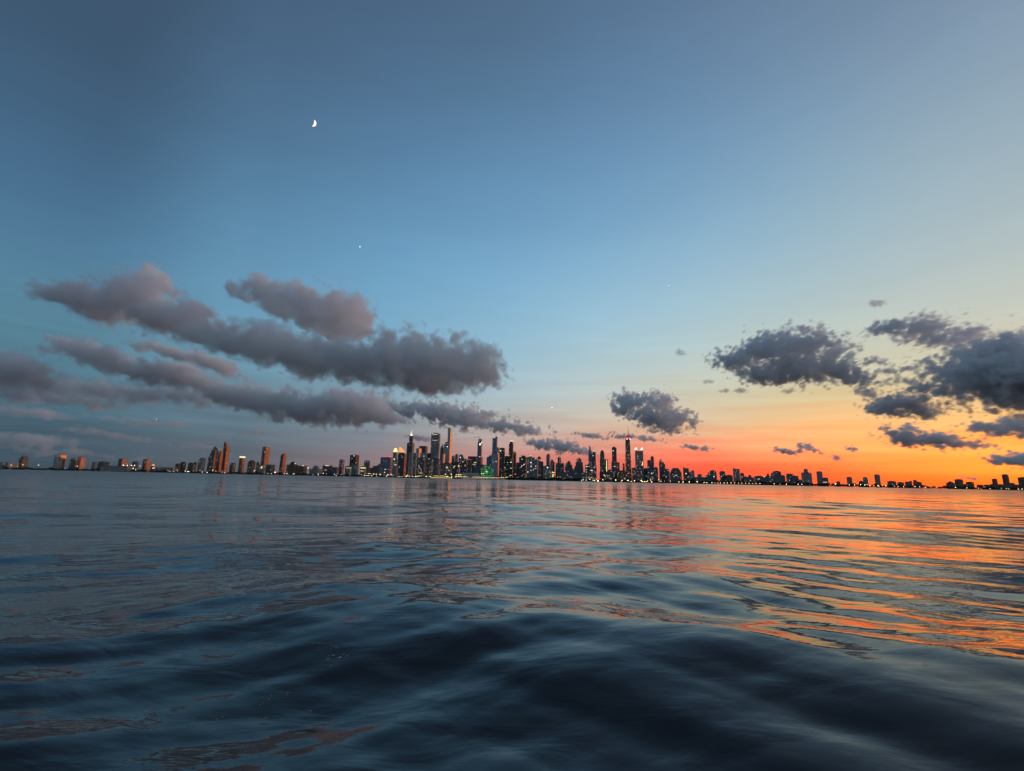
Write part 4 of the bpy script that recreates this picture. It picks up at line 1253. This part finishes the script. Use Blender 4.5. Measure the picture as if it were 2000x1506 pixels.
# ------------------------------------------------------------------ shore trees, read as one dark mass
LEAF = principled('shore_foliage', (0.045, 0.06, 0.03), 0.9)


def treeline(label, xa, xb, n, hmin, hmax, seed, back0=22, back1=120):
    rg = np.random.default_rng(seed)
    V, F = [], []
    for i in range(n):
        px = rg.uniform(xa, xb)
        Y = shoreY(px) + rg.uniform(back0, back1)
        u = ucol(px, horizon(px))
        h = rg.uniform(hmin, hmax) * (0.8 + 0.35 * math.sin(px * 0.21) * math.sin(px * 0.07 + 1))
        w = h * rg.uniform(0.45, 0.7)
        cx, cyy = u * Y, Y
        # tapered trunk
        b = len(V)
        for k in range(4):
            a = k * math.pi / 2
            V.append((cx + 0.35 * math.cos(a), cyy + 0.35 * math.sin(a), LANDZ - 0.3))
        for k in range(4):
            a = k * math.pi / 2
            V.append((cx + 0.18 * math.cos(a), cyy + 0.18 * math.sin(a), LANDZ + h * 0.6))
        for k in range(4):
            F.append((b + k, b + (k + 1) % 4, b + 4 + (k + 1) % 4, b + 4 + k))
        # leaf clumps through the crown
        for j in range(46):
            d = rg.normal(size=3)
            d /= np.linalg.norm(d)
            rr = rg.random() ** 0.5
            p = np.array([cx, cyy, LANDZ + h * 0.58]) + d * rr * np.array([w * 0.62, w * 0.62, h * 0.42])
            s = rg.uniform(1.5, 3.0)
            q = rg.normal(size=(3, 3)) * s
            b = len(V)
            for k in range(3):
                V.append(tuple(p + q[k]))
            F.append((b, b + 1, b + 2))
    me = bpy.data.meshes.new('shore_trees')
    me.from_pydata(V, [], F)
    me.materials.append(LEAF)
    o = new_obj('shore_trees', me)
    tag(o, label, 'trees', kind='stuff')
    return o


treeline('dark line of trees on the low southern shore', -60, 330, 600, 17, 31, 1)
treeline('dark trees below the brown blocks and the castle-like block', 330, 740, 650, 13, 24, 2)
treeline('dark trees in front of the downtown towers', 740, 1000, 260, 7, 13, 3)
treeline('thick dark belt of trees between the pier tip and the wide windowed block', 996, 1142, 420, 13, 24, 4)
treeline('dark trees along the shore drive below the tapering black giant', 1142, 1330, 300, 8, 15, 5)
treeline('dark belt of park trees along the northern shore', 1330, 2060, 1500, 20, 34, 6)


# ------------------------------------------------------------------ sailboat by the northern shore
def sailboat(px, Y, label, hm):
    base = at(px, horizon(px) + 0.5, Y)
    root = new_obj('sailboat', None, loc=(base.x, Y, 0))
    tag(root, label, 'sailboat')
    bm = bmesh.new()
    sec = []
    for t, wd in ((-5, 1.0), (-2.5, 1.5), (0, 1.7), (3, 1.2), (5.5, 0.1)):
        sec.append([bm.verts.new((t, -wd, 1.1)), bm.verts.new((t, -wd * 0.6, -0.3)), bm.verts.new((t, wd * 0.6, -0.3)), bm.verts.new((t, wd, 1.1))])
    for p, q in zip(sec, sec[1:]):
        for k in range(3):
            bm.faces.new((p[k], q[k], q[k + 1], p[k + 1]))
        bm.faces.new((p[3], q[3], q[0], p[0]))
    bm.faces.new(sec[0])
    hull = principled('white_hull', (0.7, 0.7, 0.68), 0.3)
    to_obj('hull', bm, hull, root)
    bm = bmesh.new()
    bar(bm, (0.5, 0, 1), (0.5, 0, hm), 0.12)
    bar(bm, (0.5, 0, 2.2), (-4.2, 0, 2.2), 0.1)
    to_obj('mast', bm, CONC, root)
    bm = bmesh.new()
    n = 8
    for s in (-0.05, 0.05):
        pass
    a = [bm.verts.new((0.4 - (4.4 * (1 - i / n)), 0.5 * math.sin(math.pi * i / n) + 0.05, 2.4 + (hm - 2.6) * i / n)) for i in range(n + 1)]
    b = [bm.verts.new((0.4, 0.05, 2.4 + (hm - 2.6) * i / n)) for i in range(n + 1)]
    for i in range(n):
        bm.faces.new((a[i], b[i], b[i + 1], a[i + 1]))
    sail = to_obj('mainsail', bm, principled('sail_cloth', (0.75, 0.73, 0.7), 0.8), root)
    sm = sail.modifiers.new('thick', 'SOLIDIFY')
    sm.thickness = 0.04


sailboat(1582, 3600, 'small white sailboat off the double-shouldered tower', 17)


# ------------------------------------------------------------------ lights in the sky
def star(px, py, Y, r, label, strength, col=(1, 0.95, 0.85)):
    bm = bmesh.new()
    bmesh.ops.create_icosphere(bm, subdivisions=2, radius=r)
    o = to_obj('star', bm, glow('starlight', col, strength), None, at(px, py, Y), True)
    tag(o, label, 'star')


star(703, 482, 150000, 200, 'brightest star, below the moon', 1.4)
star(1078, 796, 150000, 180, 'small star low in the pale sky left of the heaped dark cloud', 1.4)
star(1306, 558, 150000, 120, 'faint star high above the four-lantern tower', 1.6)


def airliner(px, py, Y, label):
    p = at(px, py, Y)
    root = new_obj('airliner', None, loc=p)
    tag(root, label, 'airplane')
    white = principled('airliner_paint', (0.6, 0.6, 0.62), 0.35)
    bm = bmesh.new()
    for a, b, ra in ((-18, -12, 1.2), (-12, 14, 2.0), (14, 20, 1.2)):
        bar(bm, (a, 0, 0), (b, 0, 0), ra, 10)
    to_obj('fuselage', bm, white, root)
    for s in (-1, 1):
        bm = bmesh.new()
        lo = [(3, s * 1.5, -0.6), (-3, s * 1.5, -0.6), (-9, s * 17, 0.6), (-7, s * 17, 0.6)]
        v = [bm.verts.new(q) for q in lo] + [bm.verts.new((q[0], q[1], q[2] + 0.4)) for q in lo]
        for f in ((0, 1, 2, 3), (7, 6, 5, 4), (0, 4, 5, 1), (1, 5, 6, 2), (2, 6, 7, 3), (3, 7, 4, 0)):
            bm.faces.new([v[i] for i in f])
        to_obj('wing', bm, white, root)
        bm = bmesh.new()
        bmesh.ops.create_icosphere(bm, subdivisions=1, radius=1.8, matrix=Matrix.Translation((4, s * 3, -0.5)))
        to_obj('landing_light', bm, G['lampw'], root)
    bm = bmesh.new()
    v = [bm.verts.new(q) for q in ((-13, -0.2, 1), (-18, -0.2, 1), (-19, -0.2, 7), (-17, -0.2, 7), (-13, 0.2, 1), (-18, 0.2, 1), (-19, 0.2, 7), (-17, 0.2, 7))]
    for f in ((0, 1, 2, 3), (7, 6, 5, 4), (0, 4, 5, 1), (1, 5, 6, 2), (2, 6, 7, 3), (3, 7, 4, 0)):
        bm.faces.new([v[i] for i in f])
    to_obj('tail_fin', bm, white, root)


airliner(305, 818.5, 7000, 'distant airliner with white landing lights below the left clouds')


def moon():
    Y = 200000.0
    p = at(611, 240, Y)
    rad = 6.8 * Y / FPX / 0.95
    # the sunlit part of the ball, turned towards the lower right
    view = (Vector((0, 0, CAMH)) - p).normalized()
    right = view.cross(Vector((0, 0, 1))).normalized() * -1
    up = right.cross(view) * -1
    if up.z < 0:
        up = -up
    tilt = R(-12)
    nx = right * math.cos(tilt) + up * math.sin(tilt)
    ny = up * math.cos(tilt) - right * math.sin(tilt)
    bm = bmesh.new()
    n, m = 16, 10
    grid = []
    for i in range(n + 1):
        th = math.pi * i / n                      # pole to pole
        rowv = []
        for j in range(m + 1):
            ph = R(20) + (R(100) - R(20)) * j / m  # from the terminator to the limb
            d = nx * (math.sin(th) * math.sin(ph)) + view * (math.sin(th) * math.cos(ph)) + ny * math.cos(th)
            rowv.append(bm.verts.new(d * rad))
        grid.append(rowv)
    for i in range(n):
        for j in range(m):
            bm.faces.new((grid[i][j], grid[i][j + 1], grid[i + 1][j + 1], grid[i + 1][j]))
    bmesh.ops.remove_doubles(bm, verts=bm.verts, dist=1.0)
    mm = glow('moonlight', (1.0, 0.93, 0.80), 1.5)
    o = to_obj('moon', bm, mm, None, p, True)
    tag(o, 'fat white crescent moon high in the blue sky', 'moon')


moon()
# ------------------------------------------------------------------ clouds (volumes)
def cloud_material():
    m = bpy.data.materials.new('cloud_vapour')
    m.use_nodes = True
    nt = m.node_tree
    nt.nodes.clear()
    pv = nt.nodes.new('ShaderNodeVolumePrincipled')
    pv.inputs['Color'].default_value = (0.998, 0.994, 0.998, 1)
    pv.inputs['Density'].default_value = 0.012
    pv.inputs['Anisotropy'].default_value = 0.0
    out = nt.nodes.new('ShaderNodeOutputMaterial')
    nt.links.new(pv.outputs[0], out.inputs['Volume'])
    return m


CLOUDM = cloud_material()


def make_cloud(label, lobes, Y, seed=0.0, lump=26.0, edge=0.62, gain=1.4, dens=1.0, fill=0.05):
    """A cloud as a density grid: rounded lobes (photo pixels at distance Y) eaten into by billowy noise."""
    pxm = Y / FPX
    x0 = min(l[0] - l[2] * 1.35 for l in lobes) - 6
    x1 = max(l[0] + l[2] * 1.35 for l in lobes) + 6
    y0 = min(l[1] - max(l[3], l[2] * abs(math.sin(R(l[4] if len(l) > 4 else 0)))) * 1.5 for l in lobes) - 6
    y1 = max(l[1] + max(l[3], l[2] * abs(math.sin(R(l[4] if len(l) > 4 else 0)))) * 1.5 for l in lobes) + 6
    cx, cyy = (x0 + x1) / 2, (y0 + y1) / 2
    cen = at(cx, cyy, Y)
    ng = bpy.data.node_groups.new('cloud_density', 'GeometryNodeTree')
    ng.interface.new_socket('Geometry', in_out='OUTPUT', socket_type='NodeSocketGeometry')
    N, Lk = ng.nodes, ng.links

    def vm(op, a, b=None, scale=None):
        n = N.new('ShaderNodeVectorMath')
        n.operation = op
        for i, v in enumerate((a, b)):
            if v is None:
                continue
            if isinstance(v, (tuple, Vector)):
                n.inputs[i].default_value = v
            else:
                Lk.new(v, n.inputs[i])
        if scale is not None:
            n.inputs['Scale'].default_value = scale
        return n.outputs['Value' if op in ('LENGTH', 'DOT_PRODUCT') else 'Vector']

    def ma(op, a, b=None, c=None):
        n = N.new('ShaderNodeMath')
        n.operation = op
        for i, v in enumerate((a, b, c)):
            if v is None:
                continue
            if isinstance(v, (int, float)):
                n.inputs[i].default_value = v
            else:
                Lk.new(v, n.inputs[i])
        return n.outputs[0]

    pos = N.new('GeometryNodeInputPosition').outputs[0]
    # billows: warp the position, then a lumpy fractal
    s = 1.0 / (lump * pxm)

    def noise(vec, scale, detail, rough, off, ntype='FBM'):
        n = N.new('ShaderNodeTexNoise')
        n.inputs['Scale'].default_value = scale
        n.inputs['Detail'].default_value = detail
        n.inputs['Roughness'].default_value = rough
        Lk.new(vm('ADD', vec, Vector((seed * 913.0 + off * 77.0, seed * 377.0, off * 191.0)) * (lump * pxm * 0.37)), n.inputs['Vector'])
        return n

    wz = noise(pos, s * 0.45, 2.0, 0.5, 1.0)
    warp = vm('SCALE', vm('SUBTRACT', wz.outputs['Color'], (0.5, 0.5, 0.5)), scale=1.3 * lump * pxm)
    p2 = vm('ADD', pos, warp)
    best = None
    dmax = 0.0
    for l in lobes:
        px, py, rx, ry = l[:4]
        a = l[4] if len(l) > 4 else 0.0
        c = at(px, py, Y) - cen
        rd = max(ry, min(rx, ry * 2.2)) * 1.25
        dmax = max(dmax, rd * pxm)
        v = vm('SUBTRACT', p2, Vector(c))
        if a:
            n = N.new('ShaderNodeVectorRotate')
            n.rotation_type = 'Y_AXIS'
            n.inputs['Angle'].default_value = -R(a)
            Lk.new(v, n.inputs['Vector'])
            v = n.outputs[0]
        v = vm('DIVIDE', v, (rx * pxm * 1.16, rd * pxm, ry * pxm * 1.18))
        f = ma('SUBTRACT', 1.0, vm('LENGTH', v))
        if best is None:
            best = f
        else:
            n = N.new('ShaderNodeMath')
            n.operation = 'SMOOTH_MAX'
            Lk.new(best, n.inputs[0])
            Lk.new(f, n.inputs[1])
            n.inputs[2].default_value = 0.25
            best = n.outputs[0]
    big = noise(p2, s, 6.0, 0.62, 3.0).outputs[0]
    b2 = ma('MULTIPLY', ma('SUBTRACT', big, 0.5), edge * 3.6)
    vo = N.new('ShaderNodeTexVoronoi')
    vo.inputs['Scale'].default_value = s * 1.5
    vo.inputs['Detail'].default_value = 1.5
    vo.inputs['Roughness'].default_value = 0.5
    Lk.new(p2, vo.inputs['Vector'])
    puff = ma('MULTIPLY', ma('SUBTRACT', 0.42, vo.outputs['Distance']), edge * 0.75)
    d = ma('ADD', ma('ADD', best, b2), puff)
    mr = N.new('ShaderNodeMapRange')
    mr.interpolation_type = 'SMOOTHSTEP'
    mr.inputs['From Min'].default_value = fill
    mr.inputs['From Max'].default_value = fill + 1.0 / gain
    mr.inputs['To Max'].default_value = dens
    Lk.new(d, mr.inputs['Value'])
    vc = N.new('GeometryNodeVolumeCube')
    Lk.new(mr.outputs[0], vc.inputs['Density'])
    hx, hz, hy = (x1 - x0) / 2 * pxm * 1.02, (y1 - y0) / 2 * pxm * 1.02 + abs(x1 - x0) * 0.5 * pxm * 0.03, dmax * 1.25
    vc.inputs['Min'].default_value = (-hx, -hy, -hz)
    vc.inputs['Max'].default_value = (hx, hy, hz)
    vox = max(1.2, min(2.0, (x1 - x0) / 120.0)) * pxm
    vc.inputs['Resolution X'].default_value = max(8, int(2 * hx / vox))
    vc.inputs['Resolution Y'].default_value = max(6, int(2 * hy / (vox * 3.4)))
    vc.inputs['Resolution Z'].default_value = max(8, int(2 * hz / vox))
    sm = N.new('GeometryNodeSetMaterial')
    sm.inputs['Material'].default_value = CLOUDM
    Lk.new(vc.outputs[0], sm.inputs[0])
    go = N.new('NodeGroupOutput')
    Lk.new(sm.outputs[0], go.inputs[0])
    me = bpy.data.volumes.new('cloud')
    me.materials.append(CLOUDM)
    o = new_obj('cloud', me, loc=cen)
    md = o.modifiers.new('density', 'NODES')
    md.node_group = ng
    tag(o, label, 'cloud', 'clouds drifting over the skyline')
    return o


CLOUDS = [
    # label, distance, seed, lump size, lobes (photo px: x, y, rx, ry, tilt), softness gain, density
    ('high wedge-shaped mauve-grey cloud with a ragged left tip', 8000, 1, 34,
     [(118, 582, 50, 17, 10), (190, 590, 75, 34, 12), (265, 582, 65, 46, 10), (300, 555, 40, 34, 0), (320, 620, 75, 31, 8), (375, 615, 50, 30, 25)], 1.4, 1.0),
    ('plump cloud with a pale pink flank resting above the longest cloud bank', 8200, 2, 36,
     [(480, 575, 36, 13, 10), (540, 582, 60, 28, 15), (600, 605, 70, 44, 18), (665, 620, 68, 50, 10), (702, 632, 38, 40, 0)], 1.4, 1.0),
    ('longest grey cloud bank, its blunt pinkish end above the tallest towers', 7600, 3, 34,
     [(385, 653, 45, 24, 10), (450, 665, 60, 33, 15), (520, 672, 65, 38, 10), (590, 697, 80, 36, 10), (690, 707, 110, 38, 8), (790, 707, 90, 54, 5), (860, 712, 78, 50, 0), (930, 717, 58, 42, 5), (902, 668, 24, 18, -30), (820, 745, 100, 22, 5)], 1.4, 1.0),
    ('slanting cloud puff with a dark left tail under the high wedge-shaped cloud', 9500, 4, 22,
     [(95, 682, 25, 8, 10), (150, 681, 45, 18, 15), (205, 700, 58, 25, 15), (250, 722, 30, 16, 10)], 1.5, 1.0),
    ('thin slanting streak of cloud under the longest cloud bank', 9500, 5, 20,
     [(275, 677, 36, 9, 10), (340, 690, 60, 13, 15), (420, 712, 58, 15, 20)], 1.5, 1.0),
    ('rounded pale-topped cloud puff above the lowest left layer', 10000, 6, 24,
     [(300, 735, 40, 22, 0), (345, 732, 55, 24, 5), (385, 746, 28, 16, 0)], 1.4, 1.0),
    ('pink-lit cloud bank cut by the left edge of the picture', 9000, 7, 30,
     [(-100, 715, 80, 44, 0), (-20, 716, 62, 40, 5), (42, 722, 56, 30, 12), (85, 740, 32, 18, 10)], 1.4, 1.0),
    ('flat grey cloud layer low on the left', 11000, 8, 26,
     [(20, 765, 110, 18, 3), (120, 758, 120, 20, 4), (240, 766, 120, 20, 4), (350, 774, 90, 20, 5), (150, 785, 150, 12, 4)], 1.0, 0.5),
    ('long slate cloud bank sloping towards the downtown towers', 10500, 9, 26,
     [(450, 770, 60, 22, 15), (520, 785, 70, 26, 10), (600, 797, 90, 28, 8), (690, 796, 76, 32, 0), (745, 816, 50, 17, 5)], 1.5, 1.0),
    ('dark ragged cloud bank right above the downtown skyscrapers', 12000, 10, 22,
     [(790, 800, 45, 14, 5), (860, 805, 70, 20, 5), (905, 816, 85, 20, 5), (985, 834, 75, 13, 5), (1035, 842, 40, 7, 4)], 1.7, 1.2),
    ('faint wide veil of cloud low over the far southern shore', 14000, 11, 30,
     [(60, 806, 100, 12, 3), (40, 860, 140, 12, 3), (210, 850, 120, 8, 3), (390, 874, 70, 7, 3), (300, 825, 110, 8, 4), (500, 850, 120, 6, 3), (130, 885, 150, 6, 3)], 0.9, 0.3),
    ('small blue-grey cloud beside the twin antennas', 14000, 12, 12, [(822, 857, 24, 6, 6)], 1.6, 1.2),
    ('flat blue-grey cloud over the gap right of the gold-crowned tower', 13000, 13, 16,
     [(1050, 868, 34, 9, 6), (1095, 871, 50, 13, 4), (1135, 880, 28, 8, 5)], 1.7, 1.4),
    ('heaped dark cloud alone above the tapering black giant', 11000, 14, 20,
     [(1235, 785, 34, 17, 10), (1288, 788, 34, 22, 15), (1222, 802, 28, 11, 10), (1285, 820, 62, 20, 10), (1328, 814, 28, 17, 15)], 1.9, 1.6),
    ('thin grey streak of cloud left of the red-crowned mast', 14000, 15, 12, [(1155, 851, 40, 5, 6)], 1.7, 1.5),
    ('thin grey streak of cloud behind the red-crowned mast', 14000, 16, 12, [(1220, 853, 30, 6, 4), (1262, 856, 36, 5, 4)], 1.7, 1.5),
    ('tiny blue-grey cloud over the broad hump-shaped block', 14000, 17, 10, [(1352, 874, 20, 5, 6), (1375, 876, 18, 5, 4)], 1.8, 1.6),
    ('small cloud pair low in the orange sky right of centre', 14000, 18, 11, [(1532, 882, 22, 5, 12), (1552, 884, 20, 5, 0), (1572, 872, 14, 8, 30), (1588, 880, 18, 4, 12)], 1.9, 1.8),
    ('speck of cloud above the plain rectangular tower', 14000, 19, 8, [(1634, 895, 10, 5, 10)], 1.9, 1.8),
    ('speck of cloud right of the small cloud pair', 14000, 20, 8, [(1663, 877, 11, 5, 10)], 1.9, 1.8),
    ('large ragged dark cloud in the cream sky right of centre', 10000, 21, 22,
     [(1435, 705, 46, 16, 10), (1490, 682, 56, 26, -5), (1560, 675, 58, 32, 5), (1545, 718, 62, 28, 0), (1480, 732, 44, 17, 8), (1628, 722, 56, 22, 10), (1672, 738, 36, 13, 15), (1632, 688, 32, 17, 0)], 1.9, 1.5),
    ('broken dark cloud high on the right, nearest to the frame top', 9500, 22, 20,
     [(1735, 640, 48, 13, -10), (1800, 640, 52, 22, 0), (1832, 664, 40, 15, 5), (1890, 655, 36, 18, 5)], 1.8, 1.3),
    ('largest dark slate cloud mass at the right edge', 9000, 23, 30,
     [(1930, 688, 66, 30, -5), (1955, 735, 130, 46, 3), (2010, 700, 80, 48, 0), (1995, 775, 90, 26, 8), (2090, 735, 120, 70, 0), (1862, 728, 40, 16, 0)], 1.8, 1.6),
    ('small dark cloud fragment left of the largest slate mass', 9500, 24, 12, [(1803, 757, 22, 9, 0), (1780, 762, 12, 5, 0)], 1.9, 1.6),
    ('oval dark cloud between the ragged cloud and the right horizon', 10500, 25, 18,
     [(1750, 790, 48, 20, 0), (1788, 800, 42, 16, 5), (1718, 803, 28, 9, 0)], 1.9, 1.6),
    ('low flat-based grey cloud over the orange right horizon', 12000, 26, 16,
     [(1770, 855, 40, 13, 5), (1830, 860, 60, 14, 5), (1882, 869, 34, 7, 4), (1776, 836, 16, 11, 0)], 1.9, 1.7),
    ('speck of cloud left of the low flat-based grey cloud', 12000, 27, 9, [(1729, 835, 12, 8, 0)], 1.9, 1.6),
    ('jagged grey cloud cut by the right edge below the slate mass', 11500, 28, 16,
     [(1922, 835, 34, 11, 5), (1985, 830, 36, 16, 0), (1960, 847, 44, 7, 4), (2045, 835, 44, 20, 0)], 1.9, 1.6),
    ('lowest grey cloud on the right, just above the last towers', 13000, 29, 14, [(1944, 898, 12, 11, 0), (1985, 898, 46, 10, 3), (2045, 896, 56, 17, 0)], 2.0, 1.8),
    ('upper of two thin lens-shaped clouds on the right', 13000, 30, 14, [(1935, 870, 23, 3.6, 0)], 2.0, 2.0),
    ('lower of two thin lens-shaped clouds on the right', 13000, 31, 14, [(1962, 880, 18, 2.2, 0)], 2.0, 2.0),
    ('tiny wisp of cloud highest on the right', 10000, 32, 9, [(1713, 593, 18, 6, 0)], 1.5, 0.9),
    ('tiny comma-shaped wisp alone in the pale middle sky', 10000, 33, 9, [(1329, 689, 11, 6, 40)], 1.4, 0.8),
    ('row of torn fragments between the ragged and the oval clouds', 10500, 34, 11,
     [(1712, 705, 26, 7, 10), (1735, 725, 30, 7, -5), (1690, 765, 24, 10, 20), (1725, 748, 16, 6, 10), (1775, 720, 30, 5, -8)], 1.7, 1.2),
    ('dark sliver of cloud just over the last northern cluster', 14000, 35, 10, [(1898, 934.5, 24, 1.8, 3)], 1.9, 2.0),
    ('small fragments trailing under the large ragged dark cloud', 10500, 36, 9, [(1415, 763, 12, 4, 0), (1447, 763, 14, 5, 0), (1540, 764, 12, 6, 0), (1382, 746, 9, 5, 0)], 1.6, 1.0),
]
for lab, Y, seed, lump, lobes, gain, dens in CLOUDS:
    sharp = gain >= 1.65                     # the ragged dark clouds on the sunset side
    make_cloud(lab, lobes, Y, seed, lump * (0.85 if sharp else 0.95), edge=1.15 if sharp else 0.75, gain=gain * (1.8 if sharp else 2.0), dens=dens * (1.0 if sharp else 0.62), fill=0.06 if sharp else -0.05)
